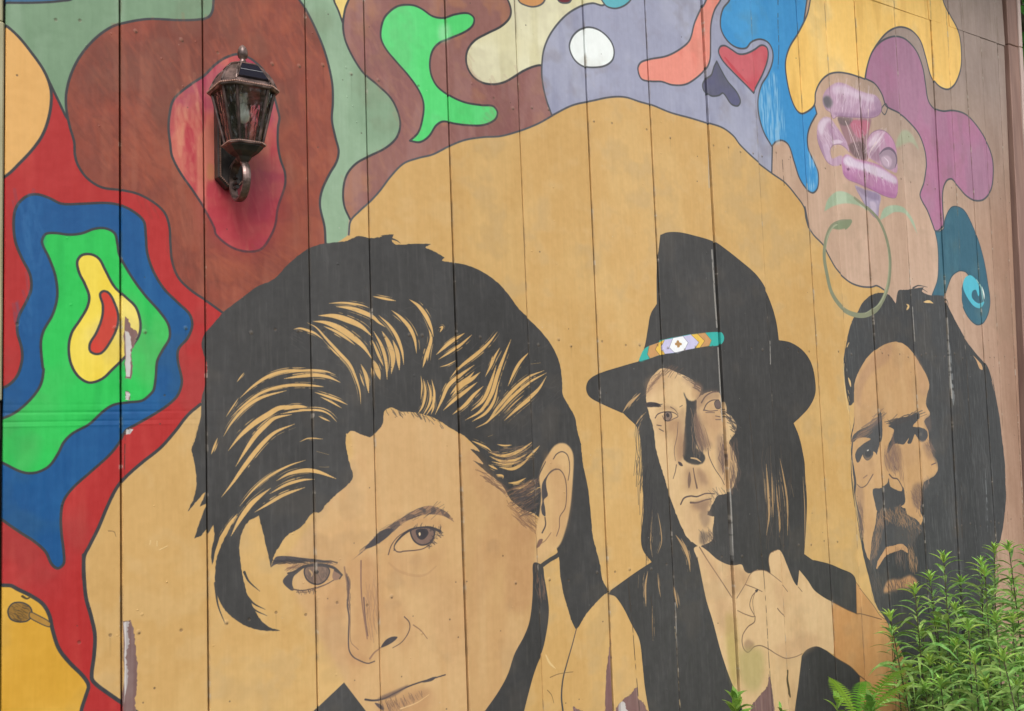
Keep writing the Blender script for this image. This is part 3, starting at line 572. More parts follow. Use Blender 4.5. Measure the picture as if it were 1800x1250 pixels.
for s_, w_ in (("U: 330,540 385,450 415,390 450,367 510,368 560,400 610,440", 1.6), ("U: 385,455 450,480 490,500", 1.6), ("U: 455,495 425,530 412,590 440,655 380,640 335,618", 1.8), ("U: 445,500 430,560 440,640", 1.2), ("U: 445,655 440,690 400,720 365,780 370,850 400,880 440,845 480,838 530,860 580,892 640,918 700,910 745,890", 2),
               ("U: 585,605 610,635 635,655", 2), ("U: 625,460 655,500", 1.4), ("U: 540,385 530,300 542,258 585,237", 1.4), ("U: 105,220 160,310 240,430 320,555", 2.4), ("U: 720,470 745,500", 1.3)):
    stroke(s_, (120, 96, 80), w_, w_ * .7)
fill("U: 445,490 465,485 455,505", (80, 72, 70)); fill("U: 375,830 400,800 440,830 400,880", (150, 120, 98), feather=3, alpha=.6)
fill("U: 560,860 780,760 860,800 760,880 640,915", (200, 160, 122), feather=8, alpha=.5, h=0)
fill("U: 270,640 320,650 345,1000 330,1120 290,1000", (166, 152, 80), feather=7, alpha=.55, h=0)          # algae stain by the joint
fill("U: 350,880 480,860 500,1000 460,1120 380,1100", (172, 162, 104), feather=9, alpha=.6, h=0)
# face 2
fill("R: 235,460 232,380 245,310 290,240 340,200 400,205 470,235 540,265 600,310 632,345 620,400 600,432! 640,395 700,370 760,370 785,420 810,470 815,530 850,550 885,620 870,680 830,740 850,780 880,850 890,950 870,1040 830,1110 760,1130 720,1190 690,1250 S: 610,300 605,330 640,340 635,400 630,470 590,490 560,505! 500,460 460,390 420,290 385,190 365,120 340,40 R: 300,780 285,640 260,560", SK, mott=SKM, rough=.5, h=0)
fill("R: 505,375 540,430 570,440 600,430 600,520 610,600 618,700 600,780 640,810 665,850 650,890 600,905 540,890 505,860 500,780 510,680 520,560 525,450", BLK, rough=.5, feather=1)
hatch("R: 555,560 605,560 625,780 570,800", (156, 124, 102), 30, 34, 86, 2, .1, .5, 167); hatch("R: 590,600 640,700 650,790 600,790", (70, 68, 70), 16, 24, 74, 2.2, .2, .6, 168)
fill("R: 800,420 850,540 892,620 878,690 850,745 895,850 905,950 880,1050 930,1060 960,700 940,400", BLK, feather=6, alpha=.85, h=0)
fill("R: 600,520 640,640 690,720 720,760 640,780 600,700", (150, 118, 96), feather=4, alpha=.6, h=0); hatch("R: 590,560 620,560 700,740 620,780", (110, 88, 80), 26, 26, 72, 2, .2, .6, 61)
stroke("R: 560,855 600,862 635,885", (206, 170, 126), 2, 1, 3)
for s_, f_, al in (("R: 610,440 700,420 780,450 800,620 740,760 660,700 620,560", 10, .35), ("R: 290,560 460,560 480,660 400,720 300,640", 8, .35), ("R: 430,640 500,640 500,860 450,900 430,760", 7, .4), ("R: 540,900 640,930 760,1080 560,1080", 9, .3), ("R: 760,760 830,740 880,900 860,1060 800,1080", 8, .45), ("R: 250,300 340,220 480,240 400,300 280,400", 9, .3), ("S: 480,280 620,300 600,480 500,440", 10, .25), ("R: 600,310 640,345 610,420 560,400", 5, .5)):
    fill(s_, (178, 138, 104), feather=f_, alpha=al, h=0)
hatch("S: 560,440 640,400 640,480 590,500", (96, 84, 80), 26, 14, 70, 2, .3, .6, 165); hatch("R: 700,1120 860,1080 760,1220 690,1260", (84, 78, 78), 22, 14, 60, 2.2, .2, .5, 166)
for s_, f_, al in (("U: 110,240 200,320 260,440 180,420", 8, .4), ("U: 200,560 300,560 320,760 240,760", 9, .35), ("U: 560,440 640,500 640,660 580,560", 7, .3), ("U: 300,340 380,370 370,460 320,520 280,420", 7, .4), ("U: 360,380 420,400 380,470", 5, .4)):
    fill(s_, (186, 146, 110), feather=f_, alpha=al, h=0)
for s_, w_ in (("j: 215,390 240,355 300,335 360,335 400,350 425,375 380,400 340,418 300,410 280,370", 2), ("j: 355,290 395,315 425,355", 1.8), ("j: 660,320 690,260 740,228 800,225", 2.4), ("j: 665,318 720,328 790,320", 2), ("j: 640,250 680,190 740,155 800,150", 3),
               ("j: 700,670 710,740 760,850 820,940 850,1000", 2), ("j: 410,820 400,880 380,945", 2), ("j: 425,430 415,560 390,680 400,780", 1.6), ("j: 450,1180 480,1125 540,1105 600,1110 680,1082 760,1085", 3), ("j: 540,1165 600,1165 680,1140 730,1130", 3.4), ("j: 230,455 270,462", 2), ("j: 250,490 290,512", 2), ("j: 770,372 810,380", 2), ("j: 770,405 815,405", 2), ("j: 680,340 760,342", 1.6), ("j: 440,290 465,275", 1.4)):
    stroke(s_, (92, 78, 76), w_, w_ * .6)
fill("j: 300,350 330,335 360,345 365,385 330,418 300,400", (140, 120, 108), (84, 74, 74), 1.8); fill("j: 315,355 332,345 345,375 325,385", (70, 64, 66)); fill("j: 760,250 790,225 812,250 810,300 775,300", (110, 94, 90), (80, 72, 72), 1.6)
fill("j: 120,265 160,245 240,255 270,285 200,290 140,290", (84, 76, 76)); hatch("j: 130,250 260,255 260,290 140,290", (60, 56, 58), 24, 12, 8, 1.6, .2, .7, 62)
fill("j: 515,960 530,880 545,960 525,1035", (96, 82, 78)); stroke("j: 565,850 580,940 600,1030", (90, 76, 74), 2, 4); fill("j: 425,790 455,800 470,830 440,825", (84, 74, 74))
fill("j: 610,850 680,900 700,1000 640,960", (176, 140, 108), feather=3, alpha=.6, h=0); fill("j: 380,420 420,400 420,470 350,510 330,480", (186, 150, 112), feather=3, alpha=.6, h=0)
hatch("j: 800,640 860,600 850,900 820,860", (96, 80, 78), 30, 26, 82, 2.2, .15, .7, 63); hatch("j: 900,620 960,600 970,1000 880,1060", (110, 92, 84), 40, 24, 84, 2.4, .15, .7, 64); hatch("j: 830,300 960,440 940,540 850,400", (80, 74, 74), 30, 14, 40, 2.2, .4, .8, 65)
hatch("R: 235,380 290,240 400,200 480,235 330,240 260,360", (110, 88, 78), 34, 20, -48, 1.6, .25, .7, 66); hatch("R: 400,200 640,330 620,380 560,290", (84, 76, 76), 26, 12, 30, 2, .3, .8, 67)
strands("""
R: 60,520 110,450 170,400 *6
R: 100,480 150,420 190,380 *5
R: 150,620 190,560 230,520 *4
R: 160,700 175,640 190,600 *4
S: 250,60 240,150 210,240 *2
S: 300,300 295,400 290,480 300,560 *4
S: 330,320 345,400 350,480 330,540 *3
S: 430,440 470,500 500,570 510,640 *8
S: 460,460 490,520 510,600 *5
S: 275,640 262,720 265,830 *6
S: 300,830 300,930 303,1020 *2
S: 225,660 222,730 *2
S: 920,50 930,200 935,330 920,440 *8
S: 950,100 955,250 958,340 *5
S: 975,120 985,260 1000,400 990,450 *9
S: 1000,20 1020,120 1040,260 1042,440 *6
S: 1060,160 1075,230 *3
S: 1125,120 1135,300 1135,500 *3
S: 330,650 335,720 345,780 *3
S: 420,720 430,780 440,840 *5
""", (196, 158, 112), 5, .85)
hatch("S: 240,0 300,0 330,300 300,560 250,480", (60, 58, 60), 40, 60, 92, 2, .06, .7, 68); hatch("R: 150,560 225,600 215,1200 150,1000", BLK, 30, 60, 92, 1.6, .06, .8, 69); hatch("S: 900,20 1060,20 1060,440 900,440", (118, 98, 84), 30, 60, 89, 1.4, .05, .5, 70)
for s_, f_, al, c_ in (("j: 200,340 290,310 400,330 440,380 400,300 300,280", 4, .5, (150, 118, 96)), ("j: 600,180 700,140 800,150 800,215 700,225 640,290 600,320", 4, .45, (138, 108, 92)), ("j: 640,360 760,340 820,420 800,520 700,480", 7, .35, (176, 136, 104)), ("j: 330,420 430,400 440,470 360,520", 5, .4, (170, 132, 104)),
                        ("j: 405,560 470,540 470,760 420,780", 5, .45, (168, 130, 102)), ("j: 470,860 640,880 640,1040 480,1060", 7, .3, (176, 138, 106)), ("j: 540,1170 720,1140 690,1240 560,1230", 5, .45, (160, 124, 100)), ("j: 130,60 200,20 320,20 220,90 150,200", 6, .4, (178, 138, 106)), ("j: 450,20 640,90 630,160 560,120", 5, .45, (150, 118, 98))):
    fill(s_, c_, feather=f_, alpha=al, h=0)
for s_, f_, al, c_ in (("j: 590,300 640,420 685,560 690,690 620,650 590,450", 6, .5, (122, 98, 88)), ("j: 440,330 485,300 485,700 440,760 428,560", 4, .35, (150, 118, 98)), ("S: 570,420 612,440 592,492 562,482", 3, .6, (98, 88, 84)), ("S: 560,320 602,300 620,360 588,400", 4, .45, (122, 100, 90)), ("j: 560,1178 720,1148 660,1240", 4, .45, (124, 100, 88)), ("j: 600,860 660,900 690,1010 620,980", 5, .35, (140, 112, 94)), ("j: 780,560 830,540 830,900 790,860", 5, .4, (124, 100, 90)), ("j: 500,860 545,860 540,1040 510,1040", 4, .3, (150, 120, 98))):
    fill(s_, c_, feather=f_, alpha=al, h=0)
# hat band
TEAL = (58, 176, 168); LAV = (202, 198, 232); BRN = (200, 150, 98); GLD = (232, 190, 84)
fill("h: 40,745 90,570 150,480 230,430! 420,370! 440,325! 700,265! 1050,200! 1380,165 1560,155 1640,165 1690,240 1690,320 1640,400 1560,430 1430,440! 1150,480! 940,520! 780,575! 530,580! 440,620! 240,690!", TEAL)
fill("h: 235,430! 430,360! 440,610! 250,680! 200,600!", BRN); fill("h: 430,360! 530,310! 500,440! 540,600! 440,615! 355,500!", GLD); fill("h: 530,310! 690,285! 940,230! 1060,205! 1220,360! 1130,480! 940,525! 720,570! 540,590! 465,470!", LAV)
fill("h: 700,275! 900,235! 1005,365! 930,520! 790,575! 720,555! 628,465!", (244, 246, 250), (120, 118, 140), .8)
fill("h: 1060,205! 1190,190! 1335,330! 1240,465! 1140,480! 1220,360!", GLD, (130, 100, 60), .7); fill("h: 1190,190! 1340,170! 1465,320! 1420,430! 1245,462! 1335,330!", BRN, (130, 100, 60), .7)
fill("h: 770,370! 780,330 810,320 830,360! 880,385 870,415 840,420! 830,455 790,460 785,425! 745,410 745,375", (176, 134, 88))
stroke("h: 235,430! 200,600! 250,680!", (110, 84, 60), .8); stroke("h: 420,375! 355,500! 440,610!", (110, 84, 60), .8); stroke("h: 535,310! 465,470! 540,590!", (120, 110, 110), .8)
stroke("h: 40,745 240,690 440,620 700,580 1000,510 1430,440", (60, 60, 62), .9)

# ---- portrait 3: long hair and beard
fill("V: 335,780 370,720 420,680 470,672 510,685 545,730! 560,660 600,655 640,648 700,640! 690,665 740,685 800,690 825,740 870,830 930,930 990,1010 1050,1080 1080,1180 W: 1050,220 1070,340 1095,480 1110,620 1130,750 1135,950 1125,1100 1100,1250 X: 1100,350 1085,500! 1085,1500! 640,1500! 600,1000 490,745! 440,670 400,520 370,400 345,250 325,130 305,0 W: 190,1080 165,900 160,760 165,600 185,500 187,380! 165,402 150,400 125,300 110,180 120,60 130,0 V: 265,1050 268,1000 290,880 310,820", (70, 71, 73), mott=BM + [((106, 110, 112), NV, .7, .95, .22)], rough=.4)
for s_ in ("V: 640,645 670,632 720,640", "V: 800,690 825,720 828,760", "W: 1040,260 1060,300 1068,360", "V: 660,655 690,650 720,668"): stroke(s_, (72, 73, 75), 3, .6)
for s_ in ("V: 605,735 615,745 605,765", "V: 700,722 730,720 750,728", "W: 150,10 140,35", "W: 150,230 160,260 165,285", "W: 145,300 155,330", "V: 280,970 292,945", "W: 118,140 112,190", "W: 150,345 155,375"):
    stroke(s_, (222, 186, 130), 1, 1, 5)
fill("W: 930,90 960,120 985,150 990,180 970,170 950,120", (206, 164, 122)); stroke("W: 1045,250 1062,310", (190, 150, 120), 1, 1, 3)
SK3 = (203, 162, 116); SK3M = [((190, 148, 106), NB, .5, .85, .5), ((212, 174, 130), NS, .5, .9, .4)]
fill("W: 190,260 215,190 270,100 340,40 420,5 490,15 550,70 600,150 640,220 655,280 640,340 635,400 660,460 f: 905,60 930,130 950,180 960,300 1000,440 1040,490 1055,590 1020,660 960,700 900,740 880,850 870,950 860,1050 890,1130 870,1210! 800,1140 720,1090 690,1020 400,1050 380,1130 g: 310,380 270,550 250,790! 215,740 180,600 150,420 120,280 90,130 75,30 f: 110,700 100,450 110,250 140,80 W: 185,450 185,350", SK3, mott=SK3M, rough=.4, h=0)
fill("W: 190,300 240,180 330,60 420,20 400,120 300,200 240,300 220,420", (178, 138, 108), feather=5, alpha=.55, h=0); fill("W: 560,80 640,230 640,340 600,330 580,200", (182, 142, 110), feather=5, alpha=.5, h=0)
B3 = (82, 82, 84)
fill("f: 110,290 130,220 200,160 290,120 380,60 420,-40 440,60 440,240 425,300 400,380 385,435 365,370 345,350 300,340 240,370 215,440 185,520 165,510 150,440 170,380 230,320 320,260 240,245 180,250 140,290", B3, rough=.4)
hatch("f: 270,110 420,-60 440,60 300,130", (110, 96, 92), 24, 20, -40, 2, .3, .7, 71); hatch("f: 120,270 300,130 290,200 140,280", (140, 112, 94), 24, 18, -28, 1.8, .25, .6, 72)
fill("f: 240,410 280,370 330,380 345,420 320,470 280,492 245,460", (90, 88, 88), B3, 2); fill("f: 255,400 300,378 330,405 315,450 275,455", (72, 72, 75)); fill("f: 165,500 158,440 200,370 260,338 345,340 390,430 360,402 340,398 300,384 255,400 222,452 192,516", B3); fill("f: 965,-20 1000,440 1062,590 1020,670 905,745 885,860 1000,900 1120,600 1020,0", (76, 77, 79), feather=5, alpha=.7, h=0); fill("f: 278,386 296,377 298,388 282,395", (205, 202, 196)); stroke("f: 245,440 270,478 310,472 338,440", (132, 112, 96), 1, 1, 3, .7)
fill("f: 500,45 540,75 620,40 760,0 840,-30 850,30 790,100 780,125 860,135 930,170 940,240 900,285 860,280 825,240 800,210 760,310 720,305 735,250 680,320 600,310 560,330 520,400 500,420 510,330 560,220 570,160 510,120 535,100", B3, rough=.4)
fill("f: 850,205 868,190 880,205 872,228 855,225", (112, 108, 102), feather=1, alpha=.7); stroke("f: 830,250 870,288 920,280", (120, 106, 96), 1, 1, 3, .6); hatch("f: 500,30 640,30 860,-40 850,30 560,110", (84, 80, 80), 34, 20, -24, 2, .3, .8, 73)
hatch("f: 480,420 560,300 640,330 600,560 480,560", (140, 112, 100), 46, 26, 80, 2.4, .2, .55, 74); hatch("f: 620,340 660,360 680,700 600,620", (150, 118, 98), 24, 26, 84, 2, .15, .5, 75)
fill("f: 345,815 430,800 470,770 500,742 515,690 525,760 540,790 600,820 655,835 665,800 650,770 680,800 692,880 695,960 640,1010 560,1060 400,1060 365,960", B3, rough=.4)
stroke("f: 520,650 560,690 610,700 650,760 668,800", (104, 88, 84), 3, 2); stroke("f: 575,560 605,600", (120, 98, 90), 3, 1); stroke("f: 240,690 280,660", (130, 104, 90), 2); stroke("f: 345,650 310,710 270,770 215,795 170,760", (110, 92, 84), 2.4, 1.6); stroke("f: 985,545 1030,525", (110, 92, 88), 2)
stroke("f: 120,300 110,450 130,600 150,740 140,880 170,1020 210,1150 225,1250", B3, 3, 6, 6)
hatch("f: 760,900 870,780 880,1000 860,1080", (130, 104, 94), 46, 14, 70, 2, .5, .6, 76); hatch("f: 890,720 960,700 940,800 900,820", (150, 124, 108), 14, 12, 90, 2, .3, .5, 77)
hatch("f: 900,290 1000,300 1000,440 950,400", (120, 98, 90), 20, 14, 60, 2, .5, .6, 78)
for s_, f_, al, c_ in (("f: 480,420 540,320 640,340 640,600 560,620 480,560", 5, .45, (132, 108, 98)), ("f: 880,300 980,320 1020,470 950,480", 5, .4, (142, 114, 100)), ("f: 780,780 880,750 872,1010 790,1000", 5, .5, (114, 96, 90)), ("f: 180,520 360,500 340,660 200,760", 7, .3, (176, 138, 106)), ("f: 120,240 300,120 420,20 400,100 200,220", 5, .4, (142, 114, 100)), ("f: 640,350 760,330 840,420 760,560 660,560", 8, .25, (180, 142, 110)), ("f: 900,60 960,0 980,160 940,170", 4, .5, (120, 102, 96)), ("f: 160,800 230,780 240,1100 200,1150", 5, .4, (138, 110, 96))):
    fill(s_, c_, feather=f_, alpha=al, h=0)
stroke("W: 110,100 118,260 140,420 165,520", (226, 194, 138), 1, 1, 4, .8); stroke("W: 160,720 175,900 205,1080 235,1250", (222, 188, 132), 1, 1, 4, .7)
# moustache, beard
fill("g: 340,260 480,230 560,180 620,220 660,300 740,320 800,390 830,440 740,560 700,640 640,620 560,600 480,620 420,650 360,740 320,860 250,790 280,560 310,380", B3, rough=.8)
hatch("g: 340,250 480,230 570,180 640,260 800,380 800,450 650,420 480,340 330,420", (168, 132, 102), 150, 12, 80, 1.5, .7, .75, 81); hatch("g: 270,550 340,300 420,300 330,700 260,800", (150, 120, 98), 100, 15, 95, 1.5, .35, .65, 82); hatch("g: 640,420 830,420 720,760", (110, 96, 88), 40, 16, 88, 1.6, .3, .5, 83)
fill("g: 318,880 330,800 370,730 430,640 510,620 590,600 650,640 665,700 640,690 600,668 550,680 450,715 400,760 350,840", (198, 154, 112), rough=.5)
fill("g: 400,1140 420,1040 460,1000 580,990 680,950 760,1000 745,1070 640,1090 560,1100 480,1120", (186, 142, 104), feather=3, rough=.8); hatch("g: 400,1140 480,1000 760,980 740,1080 480,1130", (104, 88, 82), 46, 14, 75, 2, .4, .7, 84)
hatch("g: 660,680 720,640 770,880 700,900", (176, 138, 104), 40, 16, 82, 1.8, .25, .7, 85); hatch("g: 520,660 640,680 640,860 540,800", (128, 106, 94), 30, 18, 88, 1.8, .2, .5, 86); hatch("g: 230,800 330,900 400,1150 300,1250 240,1000", (104, 94, 90), 40, 22, 78, 1.8, .2, .5, 87)
hatch("g: 110,150 170,180 180,560 140,520", (128, 104, 92), 40, 20, 82, 1.8, .2, .6, 88)
hatch("W: 700,200 1000,200 1080,900 760,1200", (100, 104, 106), 50, 50, 88, 2.2, .06, .35, 89)
for s_, w_ in (("W: 775,0 790,200 800,400", 7), ("W: 785,250 800,330 800,400", 9), ("W: 1005,800 1015,1000 1020,1200", 3.5), ("W: 620,1120 635,1250", 6), ("W: 940,1080 950,1200", 4)): stroke(s_, (150, 156, 160), 1, 1, w_, .5, dry=.45)
# the painted tendril loops over hair and ground alike
stroke("V: 320,150 400,215 450,270 490,360 512,470 512,560 500,640 470,715 430,770 370,795 300,785 240,745 190,670 165,570 150,470 160,380 190,310 240,282 300,278", (136, 140, 114), 5, 7, 9)
stroke("V: 500,420 508,520 495,640 455,730 380,785", (166, 172, 142), 1, 1, 3.4, .8)
stroke("V: 158,430 170,360 205,305 260,285", (170, 176, 148), 1, 1, 3.4, .8)
fill("V: 215,292 260,275 303,270 300,295 270,325 262,305", (128, 140, 110))

# ---- wear, nails, stains, painted edge light (colour and relief of the paint film)
BARE = (150, 124, 118)
WD = [((184, 170, 166), NG, .45, .8, .8), ((112, 84, 82), NG, .0, .35, .7), ((128, 92, 92), NB, .5, .8, .6)]
def peel(s, white=None):
    fill(s, BARE, mott=WD, rough=.9, h=-.5)
    if white: fill(white, (206, 200, 198), mott=[((160, 150, 150), NG, .5, .9, .7)], rough=.8, h=-.1)
peel("G: 684,800! 700,810 722,860 755,888 748,930 735,965 722,1010 728,1070 715,1142 690,1142! 684,1000!", "G: 688,880! 715,900 720,1000 712,1130 690,1130!")
peel("G: 690,1222! 712,1220! 712,1262! 692,1262!"); peel("H: 690,120! 712,125 706,165 688,165!", "H: 690,120! 712,125 706,165 688,165!"); peel("H: 690,335 730,325 715,350 692,355", "H: 690,335 730,325 715,350 692,355")
peel("M: 775,688! 800,684 825,690 842,770 855,880 862,1000 858,1100 845,1200 862,1300 850,1500! 772,1500!", "M: 778,690! 808,690 800,760 812,820 790,900 800,980 795,1100 778,1200!")
peel("T: 440,800! 428,900 415,1000 408,1120 405,1250 400,1400! 462,1400! 450,1000!")
peel("T: 470,1230! 500,1200 530,1165 560,1150 590,1110 608,1100 612,1170 640,1195 665,1240 690,1300 690,1500! 470,1500!", "T: 490,1210 520,1190 540,1240 580,1300 500,1300")
peel("U: 530,1020! 545,1060 558,1150 568,1260 575,1500! 410,1500! 420,1220 450,1180 500,1120 525,1090!")
peel("T: 205,1225! 240,1240 270,1260 280,1400! 205,1400!")
stroke("U: 655,1000 650,1050 662,1120 672,1160", (96, 84, 62), 5, 3, 8); stroke("U: 648,1030 655,1080", (70, 76, 50), 4, 2)
stroke("T: 840,720 848,800 855,900 862,1000 870,1150 880,1250", (190, 168, 132), 1.5, 1.5, 3, dry=.4)
for s_ in ("T: 62,1040 110,1020 160,1010 205,1005", "T: 45,1120 70,1150 85,1200", "M: 680,120 715,125 728,155"): stroke(s_, (120, 96, 66), 1.2, .8, h=-.3)
for s_ in ("T: 35,900 60,950 95,985", "M: 945,180 940,205", "M: 985,185 985,215", "M: 1000,240 1050,215"): stroke(s_, (232, 204, 150), 2, 1, 4, .7, h=.4)
# lifted board cracks that do not go through
for s_ in ("T: 548,420 560,560 575,700 590,900 605,1080 620,1250", "R: 975,500 990,650 1005,800 1020,1000 1040,1250 U: 470,60 485,250 500,400 515,620 530,900 545,1100 560,1300", "E: 520,0 520,130 525,260 520,380", "E: 545,880 555,1020", "W: 890,100 905,400 920,700", "F: 1110,240 1112,330", "H: 690,330 685,450 684,590", "T: 690,520 700,640 704,800", "X: 900,0 905,300"):
    stroke(s_, (70, 60, 52), 1.6, 1.2, alpha=.8, dry=.35, h=-.8)
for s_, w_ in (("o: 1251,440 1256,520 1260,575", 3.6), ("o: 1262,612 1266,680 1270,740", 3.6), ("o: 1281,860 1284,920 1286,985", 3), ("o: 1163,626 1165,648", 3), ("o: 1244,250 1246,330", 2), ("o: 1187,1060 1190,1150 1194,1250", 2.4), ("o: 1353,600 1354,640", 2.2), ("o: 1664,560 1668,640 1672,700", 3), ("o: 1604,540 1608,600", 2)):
    stroke(s_, (172, 168, 162), w_, w_, alpha=.75, dry=.12)  # pale strips along the joints: lit board edges painted into the colour
def row_z(px, py): return at(px, py).z
def spot(x, z, r, col, alpha, h):
    c0 = int((x - WX0) / RES); r0 = int((z - WZ0) / RES); k = int(r / RES) + 3
    if c0 - k < 0 or r0 - k < 0 or c0 + k >= CW or r0 + k >= CH: return
    Y, X = np.mgrid[-k:k + 1, -k:k + 1]; D = np.hypot(X, Y) * RES
    m = np.clip((r - D) / RES + .5, 0, 1).astype(np.float32)
    if col is not None: blend(m, c0 - k, r0 - k, col, alpha)
    HGT[r0 - k:r0 + k + 1, c0 - k:c0 + k + 1] += (h * np.clip(1 - (D / (r * 1.3)) ** 2, 0, 1)).astype(np.float32)
rs = random.Random(3)
JT = []   # joints: (x at z=4.0, lean per metre, gap)
for a_, b_, gap in (((211, 0), (214, 1250), 5), ((356, 0), (367, 1200), 4.5), ((536, 0), (559, 1250), 3.2), ((639.5, 0), (670, 1250), 3.4), ((782, 0), (824, 1250), 5.5), ((904.5, 0), (955, 1250), 4), ((1024, 0), (1079, 1250), 5.5), ((1133, 0), (1195, 1250), 5.5), ((1232, 0), (1300, 1250), 8.5),
                   ((1317, 0), (1382, 1180), 5), ((1399, 0), (1472, 1230), 5.5), ((1449, 0), (1520, 1170), 5), ((1502, 0), (1561.6, 1010), 6), ((1572, 14), (1621, 860), 6), ((1634, 0), (1678, 840), 6), ((1662, 0), (1707, 800), 5), ((1690, 0), (1750, 943), 5), ((1724, 65), (1744, 423), 6), ((1754.6, 79), (1781, 569), 8), ((1765, 10), (1790, 610), 12)):
    A_, B_ = at(*a_), at(*b_); k_ = (A_.x - B_.x) / (A_.z - B_.z)
    JT.append((A_.x + (4 - A_.z) * k_, k_, gap / 1000))
def jx(j, z): return JT[j][0] + (z - 4) * JT[j][1]
for zr, jit in ((row_z(495, 586), .012), (row_z(717, 1051), .014), (row_z(630, 134), .014)):
    for j in range(len(JT)):
        xl = jx(j - 1, zr) if j else .46; xr = jx(j, zr); n = 4 if xr - xl > .24 else 2
        for k in range(n):
            x = xl + (xr - xl) * (k + .5) / n + rs.uniform(-.02, .02); z = zr + rs.uniform(-jit, jit)
            t_ = rs.random()
            if t_ < .3: continue
            if t_ < .5: spot(x, z, .0045, (96, 78, 62), .42, -1.0)
            else: spot(x, z, .006, (150, 130, 110), .25, 1.1); spot(x + .002, z - .004, .003, (70, 58, 48), .5, -.3)
            if rs.random() < .3:
                st = .03 + .08 * rs.random(); c0 = int((x - WX0) / RES); r1 = int((z - WZ0) / RES); r0 = int((z - st - WZ0) / RES)
                RGB[r0:r1, c0 - 1:c0 + 2] *= (1 - .07 * np.linspace(.2, 1, r1 - r0))[:, None, None]
for _ in range(420):                                   # chips, drips and grit in the old paint
    x = rs.uniform(WX0 + .1, 5.3); z = rs.uniform(.5, 3.7); q_ = rs.random()
    if q_ < .55: spot(x, z, rs.uniform(.0015, .0035), None, 0, rs.uniform(.5, 1.2))
    elif q_ < .72: spot(x, z, rs.uniform(.0012, .0024), (206, 200, 190), .4, -.3)
    else: spot(x, z, rs.uniform(.0015, .003), (74, 62, 54), .6, -.4)
for zp, dep, wid in ((712, -.2, .004), (725, -.75, .004), (741, -.55, .0035), (749, .45, .0035)):   # saw-kerf ridges across the first boards
    z = row_z(100, zp); r0 = int((z - WZ0) / RES); fall = np.clip((1.08 - xm) / .35, 0, 1) * (.6 + .8 * NS[r0])
    for k in range(-4, 5): HGT[r0 + k] += dep * math.exp(-(k * RES / wid) ** 2) * fall
# worn and grimy board edges
zrow = WZ0 + (np.arange(CH) + .5) * RES
for j in range(len(JT)):
    xj = JT[j][0] + (zrow - 4) * JT[j][1]; cj = ((xj - WX0) / RES).astype(int)
    for k in range(-6, 7):
        cc = np.clip(cj + k, 0, CW - 1); rr = np.arange(CH)
        w = np.exp(-(k / 2.6) ** 2) * np.clip((ND[rr, cc] - .35) / .4, 0, 1) * .38
        RGB[rr, cc] = RGB[rr, cc] * (1 - w[:, None]) + C3((104, 88, 70)) * w[:, None]
        if abs(k) <= 3:
            w2 = np.clip((NF[rr, cc] - .62) / .2, 0, 1) * np.clip((ND[rr, cc] - .66) / .2, 0, 1) * .55
            RGB[rr, cc] = RGB[rr, cc] * (1 - w2[:, None]) + C3((196, 186, 174)) * w2[:, None]
    sl0 = np.clip(cj, 0, CW - 1)
# per-board tone, grain and soft grime
bd = np.zeros(CW, np.float32)
for j in range(len(JT)):
    x0_ = jx(j - 1, 2.2) if j else 0; x1_ = jx(j, 2.2); bd[(xm >= x0_) & (xm < x1_)] = rs.uniform(-.02, .02)
RGB += bd[None, :, None] + ((NG - .5) * .006 + (NF - .5) * .016 + (NB - .5) * .02 + (NV - .5) * .012)[..., None]
g_ = np.clip((NB * .6 + ND * .4 - .62) / .2, 0, 1)[..., None] * .10; RGB[:] = RGB * (1 - g_) + C3((120, 104, 84)) * g_
RGB[:] = np.clip(RGB, 0.02, 1)
HGT += (NG - .5) * .03 + (NF - .5) * .12 + (ND - .5) * .5 + (NV - .5) * .04
def to_image(name, arr, flt):
    im = bpy.data.images.new(name, CW, CH, alpha=False, float_buffer=flt)
    if flt: im.colorspace_settings.name = 'Non-Color'
    px = np.ones((CH, CW, 4), np.float32)
    px[..., :3] = arr if arr.ndim == 3 else arr[..., None]
    im.pixels.foreach_set(px.ravel()); im.update(); im.pack(); return im
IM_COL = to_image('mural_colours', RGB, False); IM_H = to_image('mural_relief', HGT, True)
del RGB, HGT, NB, NS, NF, NG, ND, NV

# ------------------------------------------------------------------ materials
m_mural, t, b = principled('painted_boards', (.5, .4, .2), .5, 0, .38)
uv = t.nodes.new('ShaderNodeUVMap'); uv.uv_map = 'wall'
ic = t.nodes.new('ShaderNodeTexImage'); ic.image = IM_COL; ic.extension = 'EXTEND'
ih = t.nodes.new('ShaderNodeTexImage'); ih.image = IM_H; ih.extension = 'EXTEND'
t.links.new(uv.outputs[0], ic.inputs[0]); t.links.new(uv.outputs[0], ih.inputs[0])
geo = t.nodes.new('ShaderNodeNewGeometry'); mp = t.nodes.new('ShaderNodeMapping'); mp.inputs['Scale'].default_value = (90, 90, 5)
gn = t.nodes.new('ShaderNodeTexNoise'); gn.inputs['Scale'].default_value = 1.0; gn.inputs['Detail'].default_value = 5
t.links.new(geo.outputs['Position'], mp.inputs[0]); t.links.new(mp.outputs[0], gn.inputs['Vector'])
mr = t.nodes.new('ShaderNodeMapRange'); mr.inputs['From Min'].default_value = .3; mr.inputs['From Max'].default_value = .7; mr.inputs['To Min'].default_value = .985; mr.inputs['To Max'].default_value = 1.012
t.links.new(gn.outputs[0], mr.inputs['Value'])
mx = t.nodes.new('ShaderNodeVectorMath'); mx.operation = 'SCALE'
t.links.new(ic.outputs[0], mx.inputs[0]); t.links.new(mr.outputs[0], mx.inputs['Scale']); t.links.new(mx.outputs[0], b.inputs['Base Color'])
